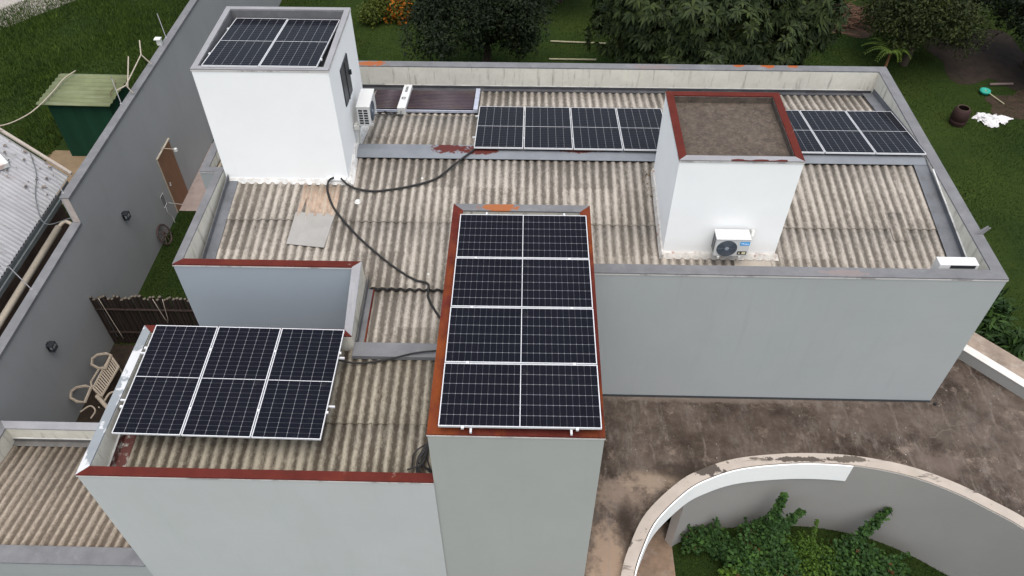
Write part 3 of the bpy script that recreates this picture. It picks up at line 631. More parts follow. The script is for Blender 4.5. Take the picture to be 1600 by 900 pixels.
# ------------------------------------------------------------ solar panels
def panel_mesh():
    f = MB(); h = .035; w = .014; x, y = PW/2, PL/2
    f.box((-x,-y,-h),(x,-y+w,0)); f.box((-x,y-w,-h),(x,y,0)); f.box((-x,-y+w+.0005,-h),(-x+w,y-w-.0005,0)); f.box((x-w,-y+w+.0005,-h),(x,y-w-.0005,0))
    g = MB(); g.box((-x+w,-y+w,-.012),(x-w,y-w,-.004))
    m = MB(); m.box((-x+w,-.006,-.0035),(x-w,.006,-.0015))
    c = MB()
    return f, g, m
fM, gM, mM = panel_mesh()
proto = {}
def panel(corners, label, group, landscape=False, clampsides=()):
    """corners: front-left, front-right, back-right, back-left in world"""
    fl, fr, br, bl = [Vector(c) for c in corners]
    ctr = (fl+fr+br+bl)/4
    ex = ((fr-fl)+(br-bl))/2; ey = ((bl-fl)+(br-fr))/2
    if landscape: ex, ey = ey, -ex
    sx, sy = ex.length/PW, ey.length/PL
    X = ex.normalized(); Z = X.cross(ey).normalized(); Y = Z.cross(X)
    root = thing('solar_panel', label, 'solar panel', ctr, group)
    root.rotation_euler = Matrix((X, Y, Z)).transposed().to_euler(); root.scale = (sx, sy, 1)
    for nm, mb, mt in (('frame', fM, m_frame), ('cells', gM, m_cell), ('centre_strip', mM, m_mid)):
        if nm not in proto:
            o = mb.build(nm, mt, root); proto[nm] = o
        else:
            o = proto[nm].copy(); C.objects.link(o); o.parent = root
    for (u, v) in clampsides:
        key = 'clamp'
        if key not in proto:
            b = MB(); b.box((-.022,-.02,-.03),(.022,.02,.003)); b.box((-.007,-.007,.003),(.007,.007,.008)); o = b.build('clamp', m_clamp, root); proto[key] = o
        else: o = proto[key].copy(); C.objects.link(o); o.parent = root
        o.location = (u, v, 0)
    return root
def lerp4(c, u, v):
    fl, fr, br, bl = [Vector(p) for p in c]
    return (fl*(1-u)+fr*u)*(1-v)+(bl*(1-u)+br*u)*v
def sub(c, u0, u1, v0, v1): return [lerp4(c,u0,v0), lerp4(c,u1,v0), lerp4(c,u1,v1), lerp4(c,u0,v1)]
hx, hy = PW/2+.012, PL/2+.012
# column: four rows
cc = [(.163,.01,7.25),(2.443,.02,7.25),(2.41,4.60,7.19),(.153,4.60,7.19)]
rows = ['nearest the front edge', 'second from the front edge', 'third from the front edge', 'at its back end']
for i in range(4):
    cl = [(-hx+.0, y) for y in (-.62, .62)] if i < 3 else [(-hx, -.62), (-hx, .62), (hx, -.7), (hx, .7)]
    cl = [(-hx, -.80), (-hx, .80)]
    if i == 0: cl = [(hx, -.80), (hx, .80), (-hx,-.80), (-hx,.80)]
    panel(sub(cc, 0, 1, i*.25+.002, (i+1)*.25-.002), 'solar panel on the tall front column, '+rows[i], 'solar panels on the front column', True, cl)
# front wing: three portrait
fc = [(-5.21,.70,5.85),(-1.83,.66,5.85),(-1.83,2.84,5.98),(-5.19,2.87,5.98)]
for i, n in enumerate(['leftmost, beside the peeling coping', 'middle of the three', 'rightmost, nearest the column']):
    cl = [(hx-.003, .62), (hx-.003, -.62)] + ([(-hx-.01, .62), (-hx-.01, -.62)] if i == 0 else [])
    panel(sub(fc, i/3+.0028, (i+1)/3-.0028, 0, 1), 'solar panel on the low front roof, '+n, 'solar panels on the front wing roof', False, cl)
# left tower: two
tc_ = [(-4.86,7.04,8.67),(-2.64,7.05,8.67),(-2.66,9.26,8.47),(-4.86,9.30,8.47)]
for i, n in enumerate(['left of the two', 'right of the two']):
    panel(sub(tc_, i*.5+.003, i*.5+.497, 0, 1), 'solar panel sunk in the top of the left white tower, '+n, 'solar panels on the left tower', False, [(-hx,.6),(-hx,-.6)] if i == 0 else [(hx,-.8)])
# rear row: nine
rc = [(.17,7.88,6.27),(9.87,7.86,6.27),(9.95,9.97,5.94),(.15,9.97,5.94)]
rl_ = ['leftmost of the row, where the black cable starts', 'second from the left end', 'third from the left end', 'fourth, meeting the red rimmed tower', 'fifth, hidden behind the red rimmed tower', 'sixth, mostly behind the red rimmed tower',
       'seventh, just right of the red rimmed tower', 'eighth, second from the right end', 'rightmost of the row beside the side coping']
for i in range(9):
    if i == 4: continue
    panel(sub(rc, i/9+.001, (i+1)/9-.001, 0, 1), 'solar panel in the long rear row, '+rl_[i], 'solar panels in the rear row')
def rail(p, q, label, group):
    p, q = Vector(p), Vector(q); c = (p+q)/2; b = MB(); d = (q-p).normalized(); s = Vector((-d.y, d.x, 0))*.015; u = Vector((0,0,.015))
    b.hexa([p-s-u, q-s-u, q+s-u, p+s-u], [p-s+u, q-s+u, q+s+u, p+s+u]); o = b.build('mounting_rail', m_frame, None, c); tag(o, label, 'rail', group)
rail((-5.30,1.35,5.83),(-1.74,1.30,5.83), 'front aluminium rail under the three low roof panels, its end poking out right', 'rails under the low roof panels')
rail((-5.30,2.30,5.89),(-1.74,2.27,5.89), 'rear aluminium rail under the three low roof panels', 'rails under the low roof panels')
rail((.62,-.05,7.19),(.62,4.70,7.13), 'left aluminium rail under the column panels', 'rails under the column panels')
rail((2.02,-.05,7.19),(2.02,4.70,7.13), 'right aluminium rail under the column panels', 'rails under the column panels')
rail((.1,8.4,6.15),(9.9,8.4,6.15), 'front rail under the long rear row of panels', 'rails under the rear panels')
rail((.1,9.5,5.97),(9.9,9.5,5.97), 'rear rail under the long rear row of panels', 'rails under the rear panels')

# ------------------------------------------------------------ solar water heater
t = thing('solar_water_heater', 'vacuum tube solar water heater lying on the rear roof beside the left tower', 'water heater', (-1.2,10.4,5.75))
org = (-1.2,10.4,5.75)
hz = lambda y: RR(y)+.11
def along(y, dz=0): return hz(y)+dz
b = MB()
n = 13
for i in range(n):
    y = 9.88+i*(1.06/n)
    b.tube([(-2.44,y,along(y)),(-1.78,y,along(y))], .024, 8); b.tube([(-1.56,y,along(y)),(.02,y,along(y))], .024, 8)
b.build('vacuum_tubes', m_tube, t, org, smooth=True)
b = MB(); b.hexa([(-2.40,9.80,along(9.8)-.05),(.08,9.80,along(9.8)-.05),(.08,10.98,along(10.98)-.05),(-2.45,10.98,along(10.98)-.05)], [(-2.40,9.80,along(9.8)-.035),(.08,9.80,along(9.8)-.035),(.08,10.98,along(10.98)-.035),(-2.45,10.98,along(10.98)-.035)])
b.build('backing_tray', simple('reflector_dark', (.012,.011,.013), .7, 0), t, org)
b = MB(); b.box((-2.4,9.77,along(9.77)-.06),(.08,9.795,along(9.77)+.0)); b.hexa([(.03,9.78,along(9.78)-.06),(.13,9.78,along(9.78)-.06),(.13,10.98,along(10.98)-.06),(.03,10.98,along(10.98)-.06)], [(.03,9.78,along(9.78)+.04),(.13,9.78,along(9.78)+.04),(.13,10.98,along(10.98)+.04),(.03,10.98,along(10.98)+.04)])
b.build('end_frame', simple('pale_blue_metal', (.36,.38,.44), .5, .2), t, org)
b = MB(); b.hexa([(-1.77,9.72,along(9.72)-.1),(-1.57,9.72,along(9.72)-.1),(-1.57,11.06,along(11.06)-.1),(-1.77,11.06,along(11.06)-.1)], [(-1.77,9.72,along(9.72)+.09),(-1.57,9.72,along(9.72)+.09),(-1.57,11.06,along(11.06)+.09),(-1.77,11.06,along(11.06)+.09)])
man = b.build('manifold', m_acw, t, org, bevel=.012)
b = MB()
yy = 10.62
for k, wd in enumerate((.05,.035,.045,.04,.05,.03)):   # upright illegible lettering
    y = yy+k*.055; b.hexa([(-1.70,y,along(y)+.0915),(-1.64,y,along(y)+.0915),(-1.64,y+.03,along(y+.03)+.0915),(-1.70,y+.03,along(y+.03)+.0915)], [(-1.70,y,along(y)+.0935),(-1.64,y,along(y)+.0935),(-1.64,y+.03,along(y+.03)+.0935),(-1.70,y+.03,along(y+.03)+.0935)])
b.build('lettering', m_dark, man, org)
b = MB()
y = 10.25; ring = [(-1.67+.05*math.cos(a), y+.05*math.sin(a)*1.0, along(y+.05*math.sin(a))+.094) for a in np.linspace(0.6, 5.6, 12)]
b.tube(ring, .010, 5)
b.build('emblem', m_dark, man, org)
b = MB(); b.tube([(-2.3,9.6,RR(9.6)+.06),(-1.68,9.60,RR(9.6)+.07),(-1.68,9.75,RR(9.7)+.1)], .012, 6); b.tube([(-2.3,9.9,RR(9.9)+.1),(-1.9,9.66,RR(9.66)+.05),(-1.62,9.58,RR(9.58)+.05)], .013, 6)
b.build('pipe', m_dark, t, org)

# ------------------------------------------------------------ AC units
def ac_unit(label, org, rot, lab=False, w=.76, d=.29, h=.53, group=None, mirror=False, grille=False, dark_slot=False):
    t = thing('ac_condenser', label, 'air conditioner', org, group); t.rotation_euler = (0,0,rot)
    b = MB(); b.box((-w/2,-d,0),(w/2,0,h)); body = b.build('body', m_acw, t, bevel=.015)
    b = MB(); b.box((-w/2-.008,-d-.008,h*.93),(w/2+.008,.004,h+.006)); b.build('top_cover', m_acw, t, bevel=.01)
    cx = -w/2+.03+min(.215,h*.44)
    r = min(.215, h*.44)
    b = MB(); b.lathe([(r,-d-.001),(r,-d-.012),(r-.02,-d-.014),(r-.02,-d-.002)], (cx,0,h*.47), 32, axis='Y'); b.lathe([(.001,-d-.003),(r-.02,-d-.003)], (cx,0,h*.47), 32, axis='Y')
    fo = b.build('fan', m_fan, t)
    b = MB()
    for k in range(1, 8): b.tube([(cx+r/8*k*math.cos(a), -d-.012, h*.47+r/8*k*math.sin(a)) for a in np.linspace(0, 2*math.pi, 25)[:-1]], .0035, 4, closed=True)
    for k in range(6):
        a = k*math.pi/3; b.tube([(cx, -d-.013, h*.47), (cx+r*math.cos(a), -d-.013, h*.47+r*math.sin(a))], .003, 4)
    b.build('fan_grille', simple('grille_wire', (.10,.115,.14), .5), fo)
    b = MB(); b.lathe([(.001,-d-.02),(.035,-d-.02),(.04,-d-.012)], (cx,0,h*.47), 16, axis='Y'); b.build('fan_hub', simple('hub_grey', (.22,.25,.29), .5), fo)
    b = MB()
    for i in range(2):
        for j in range(6):
            y = -d+.05+i*.11; z = .05+j*.062; b.box((-w/2-.004,y,z),(-w/2-.001,y+.085,z+.042))
    b.build('side_vent', m_dark, t)
    if lab:
        b = MB(); b.box((.135,-d-.004,.285),(.315,-d-.001,.375)); s = b.build('label_blue', m_blue, t)
        cu = bpy.data.curves.new('lettering', 'FONT'); cu.body = 'Midea'; cu.size = .06; cu.extrude = .001; cu.align_x = 'CENTER'
        to = bpy.data.objects.new('lettering', cu); C.objects.link(to); dg = bpy.context.evaluated_depsgraph_get(); me = bpy.data.meshes.new_from_object(to.evaluated_get(dg)); bpy.data.objects.remove(to)
        me.materials.append(m_txtw); to = bpy.data.objects.new('lettering', me); C.objects.link(to); to.parent = s; to.location = (.225,-d-.006,.31); to.rotation_euler = (R(90),0,0)
        b = MB(); b.box((.12,-d-.004,.05),(.295,-d-.001,.135)); s = b.build('energy_label', m_dark, t)
        b = MB(); b.lathe([(.001,-d-.007),(.018,-d-.007)], (.155,0,.092), 10, axis='Y'); b.box((.205,-d-.007,.068),(.275,-d-.005,.12)); b.build('print', m_yel, s)
    b = MB(); b.box((-w/2+.08,-d-.02,-.05),(-w/2+.12,.06,-.001)); b.build('bracket', m_acw, t)
    b = MB(); b.box((w/2-.16,-d-.02,-.05),(w/2-.12,.06,-.001)); b.build('bracket', m_acw, t)
    return t
a2 = ac_unit('white AC condenser with blue sticker on the front of the red rimmed tower', (5.25,5.14,5.99), 0, True, w=.64, d=.28, h=.44)
b = MB(); b.tube(spline([(.33,-.1,.30),(.38,-.1,.36),(.41,-.02,.40),(.41,.05,.38)], 5), .035, 8); b.tube(spline([(.33,-.12,.25),(.35,-.13,.1),(.34,-.1,.0)], 5), .02, 6); b.build('hose', m_whitep, a2)
a1 = ac_unit('white AC condenser on brackets on the right side of the left white tower', (-2.31,8.40,6.66), R(90), False, w=.70, d=.28, h=.48)
b = MB(); b.box((-.33,.0,-.12),(-.18,.12,-.03)); b.tube([(-.3,.05,-.1),(-.28,.08,-.35),(-.3,.1,-.6)], .022, 6); b.tube([(-.2,.02,-.05),(-.22,.05,-.3),(-.25,.05,-.62)], .018, 6); b.build('pipework', m_whitep, a1)
t = thing('roof_unit', 'low white box with a dark slot behind the front coping near the right corner', 'air conditioner', (9.36,4.53,5.74))
b = MB(); b.box((-.36,-.10,0),(.36,.12,.53)); b.build('casing', m_acw, t, bevel=.012)
b = MB(); b.box((-.16,-.104,.44),(.30,-.1005,.515)); b.build('slot', m_dark, t)

# ------------------------------------------------------------ bits on the roofs
def onR(x, y, dz): return (x, y, (RF(y) if y < 7.9 else RR(y))+dz)
b = MB(); q = [(-3.46,5.29),(-2.69,5.21),(-2.60,6.07),(-3.42,6.11)]
b.hexa([onR(x,y,.032) for x, y in q], [onR(x,y,.042) for x, y in q]); o = b.build('roof_board', m_board, None, (-3.0,5.7,5.8)); tag(o, 'flat grey square board lying on the left roof below the terracotta patch', 'board')
o = corrug(-3.38, -2.60, 6.02, RF(6.02)+.02, 6.86, RF(6.86)+.02, 1, 'terracotta_sheet', m_tiles, None, seed=3, amp=.026, sheet=9); tag(o, 'short faded terracotta roof sheet at the foot of the left tower', 'roof sheet')
b = MB(); q = [(5.43,4.45),(6.17,4.45),(6.13,5.05),(5.42,5.05)]
b.hexa([onR(x,y,.032) for x, y in q], [onR(x,y,.042) for x, y in q]); o = b.build('roof_board', simple('beige_board', (.30,.265,.225), .9, var=.1), None, (5.8,4.8,5.6)); tag(o, 'beige board on the roof under the AC condenser of the red rimmed tower', 'board')
def cable(name, pts, r, label, cat='cable', n=6, m=m_black):
    b = MB(); b.tube(spline(pts, n), r, 6); o = b.build(name, m, None, pts[0], smooth=True); return tag(o, label, cat)
cable('power_cable', [(-2.74,6.96,6.10),(-2.83,6.90,6.09),(-2.86,6.78,6.03),(-2.81,6.56,5.97),(-2.59,6.13,5.89),(-2.03,5.47,5.78),(-1.45,4.93,5.69),(-1.05,4.62,5.63),(-.78,4.45,5.61),(-.55,4.38,5.60),(-.52,4.25,5.55),(-.51,4.1,5.48),(-.3,3.72,5.44),(-.02,3.4,5.42)], .024, 'black cable running from the left tower foot down the roof to the column')
cable('power_cable', [(-2.60,6.96,6.09),(-2.45,6.83,6.03),(-2.23,6.72,6.0),(-1.9,6.68,5.98),(-1.66,6.71,5.98),(-1.14,6.83,6.0),(-.61,7.06,6.03),(-.23,7.45,6.12),(.10,7.80,6.19),(.2,7.93,6.2)], .023, 'black cable curving from the left tower foot to the leftmost rear panel')
cable('power_cable', [(-1.95,2.46,5.60),(-1.6,2.48,5.50),(-1.1,2.56,5.51),(-.6,2.65,5.60),(-.02,2.74,5.60)], .017, 'thin black cable from the right low roof panel to the column')
b = MB()
for k in range(9):
    q = random.Random(k); x = -.10-q.uniform(0,.1)
    b.tube(spline([(x+.06,1.25+q.uniform(-.1,.15),5.62),(x,1.0,5.42),(x-.06-q.uniform(0,.25),.72+q.uniform(-.12,.1),5.30),(x-.05-q.uniform(-.12,.35),.42+q.uniform(-.1,.15),5.26)], 5), .014, 5)
o = b.build('cable_tangle', m_black, None, (-.2,.8,5.3)); tag(o, 'tangle of black cables where the low roof meets the column', 'cables')
b = MB(); b.hexa([(10.0,5.36,6.205),(10.16,5.36,6.205),(10.16,5.40,6.205),(10.0,5.40,6.205)],[(10.02,5.36,6.215),(10.28,5.40,6.33),(10.28,5.43,6.33),(10.02,5.40,6.215)]); b.tube([(10.05,5.38,6.21),(10.24,5.44,6.34)], .022, 6)
o = b.build('metal_bracket', m_galv, None, (10.1,5.38,6.2)); tag(o, 'small bent metal bracket sticking out of the right side coping', 'bracket')
for k, (x, y, lab) in enumerate([(-2.18,6.42,'white mortar lump on the roof by the left tower corner'), (-.9,7.1,'tiny white chip on the roof right of the curving cable'), (-.55,4.62,'tiny white chip just behind the roof step')]):
    b = MB(); r = .075 if k == 0 else .03; b.lathe([(.001,r*.7),(r*.6,r*.6),(r,.0)], onR(x,y,.02), 9); o = b.build('debris', m_whitep, None, onR(x,y,.02)); tag(o, lab, 'debris')
b = MB(); q = random.Random(5)
for k in range(46):
    x = 3.93+q.uniform(-.12,.07); y = 7.0+q.uniform(-.35,.5); z = RF(y)+.03; a = q.uniform(0,6.28); s = q.uniform(.03,.08)
    b.poly([(x,y,z),(x+s*math.cos(a),y+s*math.sin(a),z+q.uniform(0,.07)),(x+s*.5*math.cos(a+1),y+s*.5*math.sin(a+1),z+.02)])
o = b.build('leaf_litter', simple('dry_leaves', (.16,.12,.07), .9, var=.5, island=.6)); o['kind'] = 'stuff'

# ------------------------------------------------------------ boundary wall, door, lamps
BX = -9.83
t = thing('boundary_wall', 'long grey boundary wall with metal coping, stepping down towards the front left', 'wall', (BX,10,0)); org = (BX,10,0)
b = MB(); b.box((BX-.2,8.44,0),(BX,40,4.18)); b.box((BX-.2,-6,0),(BX,8.439,3.40)); wl_ = b.build('wall', m_bwall, t, org)
b = MB(); b.box((BX-.215,8.42,4.183),(BX+.02,40,4.205)); b.box((BX+.003,8.42,4.12),(BX+.02,40,4.182)); b.box((BX-.215,-6,3.403),(BX+.02,8.418,3.425)); b.box((BX+.003,-6,3.35),(BX+.02,8.418,3.402)); b.build('coping', m_galv, t, org)
b = MB(); b.box((BX-.16,8.427,3.43),(BX-.0,8.438,4.18)); b.build('step_face', simple('pinkish_render', (.36,.31,.28), .9), t, org)
t = thing('door', 'brown wooden door in the boundary wall', 'door', (BX,13.3,0)); org = (BX,13.3,0)
b = MB(); b.box((BX+.002,12.79,.02),(BX+.02,13.81,2.10)); b.build('leaf', m_wood, t, org)
b = MB(); b.box((BX+.002,12.75,2.101),(BX+.05,13.85,2.13)); b.box((BX+.002,12.75,.02),(BX+.024,12.789,2.10)); b.build('frame', m_woodedge, t, org)
b = MB(); b.tube([(BX+.05,12.92,1.0),(BX+.05,12.92,1.12)], .015, 6); b.box((BX+.021,12.9,1.0),(BX+.05,12.94,1.03)); b.build('handle', m_clamp, t, org)
t = thing('wall_arm_light', 'white spot lamp on a thin arm above the wooden door', 'lamp', (BX,13.2,2.2)); org = (BX,13.2,2.2)
b = MB(); b.tube([(BX,13.2,2.22),(BX+.5,13.1,2.25)], .012, 6); b.build('arm', m_pvc, t, org)
b = MB(); b.lathe([(.001,.05),(.05,.04),(.06,-.04),(.03,-.05)], (BX+.53,13.08,2.25), 10); b.build('lamp_head', m_whitep, t, org)
for (y, z, lab) in [(10.13,2.17,'black square wall lamp on the boundary wall near the wooden door'), (5.39,2.22,'black square wall lamp on the lower part of the boundary wall by the bench')]:
    t = thing('wall_lamp', lab, 'lamp', (BX,y,z), 'wall lamps on the boundary wall')
    b = MB(); b.box((BX,y-.05,z-.12),(BX+.02,y+.05,z+.12)); b.box((BX+.02,y-.09,z+.07),(BX+.16,y+.09,z+.10)); b.box((BX+.02,y-.09,z-.1),(BX+.16,y+.09,z-.075))
    for sx in (.03,.15):
        for sy in (-.08,.08): b.box((BX+sx-.008,y+sy-.008,z-.075),(BX+sx+.008,y+sy+.008,z+.07))
    b.build('housing', m_dark, t, (BX,y,z))
    b = MB(); b.box((BX+.05,y-.05,z-.06),(BX+.12,y+.05,z+.06)); b.build('glass', simple('lamp_glass', (.30,.31,.31), .3), t, (BX,y,z))
t = thing('meter_box', 'small box outlined in white wire low on the boundary wall beside the door', 'box', (BX,12.25,.9)); org = (BX,12.25,.9)
b = MB(); yy, zz = 12.25, .95
b.tube([(BX+.02,yy-.12,zz-.2),(BX+.02,yy+.12,zz-.2),(BX+.02,yy+.12,zz+.2),(BX+.02,yy-.12,zz+.2)], .008, 5, closed=True); b.tube(spline([(BX+.02,yy,zz-.2),(BX+.06,yy-.1,zz-.4),(BX+.05,yy+.05,zz-.65),(BX+.1,yy,.05)], 5), .007, 5); b.tube([(BX+.02,yy+.2,.7),(BX+.5,yy+.1,.72)], .006, 5)
b.build('wire', m_whitep, t, org)
b = MB(); b.box((BX+.001,yy-.1,zz-.18),(BX+.015,yy+.1,zz+.18)); b.build('panel', simple('grey_box', (.14,.14,.14), .6), t, org)
t = thing('wagon_wheel', 'dark ornamental wheel leaning against the foot of the boundary wall', 'wheel', (-9.70,11.4,.30)); org = (-9.70,11.4,.30)
b = MB(); P = lambda r, a: (-9.70-.10*math.sin(a)*r/.3*1.0, 11.4+r*math.cos(a), .32+r*math.sin(a))
b.tube([P(.30,a) for a in np.linspace(0,2*math.pi,25)[:-1]], .028, 6, closed=True); b.tube([P(.07,a) for a in np.linspace(0,2*math.pi,13)[:-1]], .03, 6, closed=True); b.build('rim', simple('dark_wheel_wood', (.06,.04,.035), .8), t, org)
b = MB()
for k in range(8): a = k*math.pi/4; b.tube([P(.05,a), P(.29,a)], .016, 5)
b.build('spokes', simple('spoke_wood', (.07,.05,.04), .8), t, org)
# electric fence rods and pvc frame
for (x0,y0,x1,y1,z1,lab) in [(-10.01,16.23,-10.31,16.78,4.7,'thin rod standing on the wall coping farthest from the camera'), (-10.05,12.54,-10.33,13.04,4.7,'thin rod on the wall coping behind the green shed'), (-10.03,8.62,-10.30,9.0,4.62,'thin rod leaning over the neighbour roof at the wall step'),
                             (-10.02,6.1,-10.45,6.35,3.9,'thin rod on the lower wall coping above the cream pipe'), (-10.02,4.5,-10.4,4.72,3.9,'thin rod on the lower wall coping at the left edge of the photo')]:
    b = MB(); z0 = 4.2 if y0 > 8.4 else 3.42; b.tube([(x0,y0,z0),(x1,y1,z1)], .011, 6); b.box((x0-.03,y0-.03,z0-.005),(x0+.03,y0+.03,z0+.01)); b.lathe([(.02,0),(.024,.02),(.02,.04)], (x1,y1,z1-.02), 6)
    o = b.build('fence_rod', m_galvl, None, (x0,y0,z0)); tag(o, lab, 'rod', 'rods on the boundary wall')
b = MB()
for p, q in [((-9.98,13.0,4.5),(-10.05,14.5,4.6)),((-10.05,14.5,4.6),(-9.85,14.5,4.3)),((-10.05,14.5,4.6),(-10.24,15.05,4.75)),((-9.98,13.0,4.5),(-9.86,13.0,4.25)),((-9.98,13.0,4.5),(-10.2,12.8,4.45)),((-10.28,14.2,4.7),(-10.0,13.1,4.4))]:
    b.tube([p, q], .018, 6)
o = b.build('pipe_frame', m_pvc, None, (-10,13.7,4.4)); tag(o, 'cream plastic pipe frame hanging over the boundary wall beside the green shed', 'pipe frame')
b = MB(); b.box((-10.12,15.75,4.2),(-9.99,15.87,4.38)); b.box((-10.17,15.72,4.38),(-9.98,15.9,4.41)); o = b.build('junction_box', m_whitep, None, (-10.05,15.8,4.2)); tag(o, 'small white box on top of the boundary wall', 'box')

# ------------------------------------------------------------ fence, bench
t = thing('bamboo_fence', 'dark upright bamboo fence between the boundary wall and the house', 'fence', (-7.5,7.38,0)); org = (-7.5,7.38,0)
b = MB(); c2 = MB(); q = random.Random(3); x = -9.80; k = 0
while x < -5.3:
    r = q.uniform(.034,.05); h = 1.78+q.uniform(-.05,.08); y = 7.38+q.uniform(-.02,.02)
    b.tube([(x,y,0),(x+q.uniform(-.02,.02),y,h)], r, 7); c2.lathe([(.001,h+.006),(r*.9,h+.005),(r*.95,h-.01)], (x,y,0), 7); x += r*2+.004
b.build('poles', m_fence, t, org); c2.build('pole_tips', m_fencetip, t, org)
b = MB()
for z in (.5,1.4): b.tube([(-9.8,7.33,z),(-5.3,7.33,z)], .03, 6)
b.build('rail', m_fence, t, org)
cable('white_string', [(-9.55,7.31,1.84),(-9.42,7.20,1.1),(-9.3,7.1,.5)], .008, 'pale string hanging down the left of the bamboo fence', 'string', 3, m_pvc)
cable('white_string', [(-8.15,7.31,1.84),(-8.0,7.25,1.0),(-7.9,7.31,1.84)], .008, 'pale looped string hanging on the middle of the bamboo fence', 'string', 3, m_pvc)
t = thing('garden_bench', 'cream two seat garden bench with rounded arm loops by the boundary wall', 'bench', (-9.4,5.6,0)); org = (-9.4,5.6,0)
b = MB()
A0, A1, B1, B0 = Vector((-9.42,5.42,.58)), Vector((-9.36,6.44,.60)), Vector((-9.08,6.16,.50)), Vector((-9.16,5.22,.50))
for k in range(15):
    f0 = k/14; p = A0.lerp(A1, f0); q = B0.lerp(B1, f0); e = Vector((0,.022,0)); u = Vector((0,0,.012)); b.hexa([p-e-u,q-e-u,q+e-u,p+e-u],[p-e+u,q-e+u,q+e+u,p+e+u])
b.build('seat', m_bench, t, org)
b = MB(); b.tube([A0,A1], .03, 6); b.tube([B0,B1], .03, 6); b.tube([A1,B1], .03, 6); b.tube([A0,B0], .03, 6)
off = Vector((-.10,0,.04)); b.tube([A0+off*.2,A0+off+Vector((0,.15,0)),A1+off-Vector((0,.45,0)),A1-Vector((0,.35,0))], .026, 6)
b.build('frame', m_bench, t, org)
for c0, dy in ((Vector((-9.52,6.22,.66)), 1), (Vector((-9.63,5.18,.66)), -1)):
    b = MB(); b.tube([c0+Vector((x,y,z)) for x, y, z in ((.20,-.22,-.05),(.05,-.24,0),(-.14,-.16,.04),(-.20,.02,.05),(-.12,.16,.04),(.06,.24,0),(.18,.22,-.04))], .038, 6, closed=True); b.build('arm', m_bench, t, org)
for p in (A0, A1, B0, B1):
    b = MB(); b.tube([p, (p.x, p.y, 0)], .022, 6); b.build('leg', m_bench, t, org)
b = MB()
b.tube(spline([(-9.05,5.0,.5),(-8.95,5.3,.55),(-8.75,5.32,.5),(-8.7,5.0,.45)],5), .025, 6); b.tube([(-9.25,5.2,.55),(-8.55,4.6,.5)], .05, 8); b.tube(spline([(-9.5,4.75,.5),(-9.3,4.9,.55),(-9.15,4.8,.5),(-9.2,4.6,.45)],5), .02, 6); b.tube([(-9.2,5.1,.02),(-9.1,4.9,.5)], .02, 6); b.tube([(-8.6,4.7,.02),(-8.62,4.66,.5)], .02, 6)
o = b.build('frame_remnant', m_bench, None, (-9,5,0)); tag(o, 'loose cream metal frame piece leaning at the near end of the bench', 'metal frame')
b = MB(); b.box((-8.9,6.75,0),(-7.0,7.05,.35)); o = b.build('low_planter', simple('red_brown_planter', (.085,.035,.02), .9, var=.3), None, (-8,6.9,0), bevel=.02); tag(o, 'low red brown planter edge at the foot of the bamboo fence', 'planter')

# ------------------------------------------------------------ green shed
t = thing('green_shed', 'small green shed with a pale green corrugated roof in the grass field', 'shed', (-13.3,16.4,0)); org = (-13.3,16.4,0)
b = MB(); b.box((-14.45,15.68,0),(-12.42,17.25,2.12)); b.build('wall', m_shedg, t, org)
b = MB(); rows_ = 60
V = []; F = []
for i, y in enumerate(np.linspace(15.50,17.42,rows_)):
    for j, x in enumerate((-14.72,-12.27)):
        V.append((x+(.03 if j==0 else 0), y, 2.20+.02*math.cos((y)*2*math.pi/.24)-.03*(j)))
n = len(V); V += [(x,y,z-.012) for x,y,z in V]
for i in range(rows_-1):
    F.append((2*i,2*i+1,2*i+3,2*i+2)); F.append((n+2*i,n+2*i+2,n+2*i+3,n+2*i+1)); F.append((2*i,2*i+2,n+2*i+2,n+2*i)); F.append((2*i+1,n+2*i+1,n+2*i+3,2*i+3))
F.append((0,n,n+1,1)); e = 2*(rows_-1); F.append((e,e+1,n+e+1,n+e))
npmesh('roof_sheet', V, np.array(F), m_shedr, t, org)
cable('white_hose', [(-14.1,17.38,2.32),(-14.3,16.9,2.30),(-14.35,16.2,2.28),(-14.45,15.4,2.26),(-14.8,14.95,2.12),(-15.4,14.6,2.0),(-16.2,14.5,2.0),(-17.5,14.7,2.1)], .020, 'white hose draped from the green shed roof to the left edge', 'hose', 6, m_pvc)
cable('vine', [(-12.55,16.85,2.28),(-12.45,16.5,2.27),(-12.4,16.0,2.3),(-12.0,15.4,2.6)], .012, 'dry vine creeping along the right edge of the green shed roof', 'vine', 5, m_twig)

# ------------------------------------------------------------ neighbour's house on the left
t = thing('neighbour_house', 'neighbour house with a weathered white corrugated roof and grey gutter at the left edge', 'house', (-13,7,0)); org = (-13,7,0)
b = MB(); b.box((-18,2,0),(-11.45,10.2,2.9)); b.build('wall', simple('brown_stained_wall', (.10,.065,.05), .95, var=.3, scale=2), t, org)
V = []; ed = Vector((-1.55,.36,1.14)).normalized(); Lr = 6.2; NN = 260
ys = np.linspace(2.0, 10.59, NN)
for y in ys:
    for s in (0, Lr):
        zz = .022*math.cos(y*2*math.pi/.125); p = Vector((-11.15, y, 3.17))+ed*s; V.append((p.x, p.y, p.z+zz))
n = len(V); V += [(x,y,z-.02) for x,y,z in V]; F = []
for i in range(NN-1):
    F.append((2*i,2*i+2,2*i+3,2*i+1)); F.append((2*i,n+2*i,n+2*i+2,2*i+2))
e = 2*(NN-1); F.append((e,n+e,n+e+1,e+1))
npmesh('roof', V, np.array(F), m_nroof, t, org)
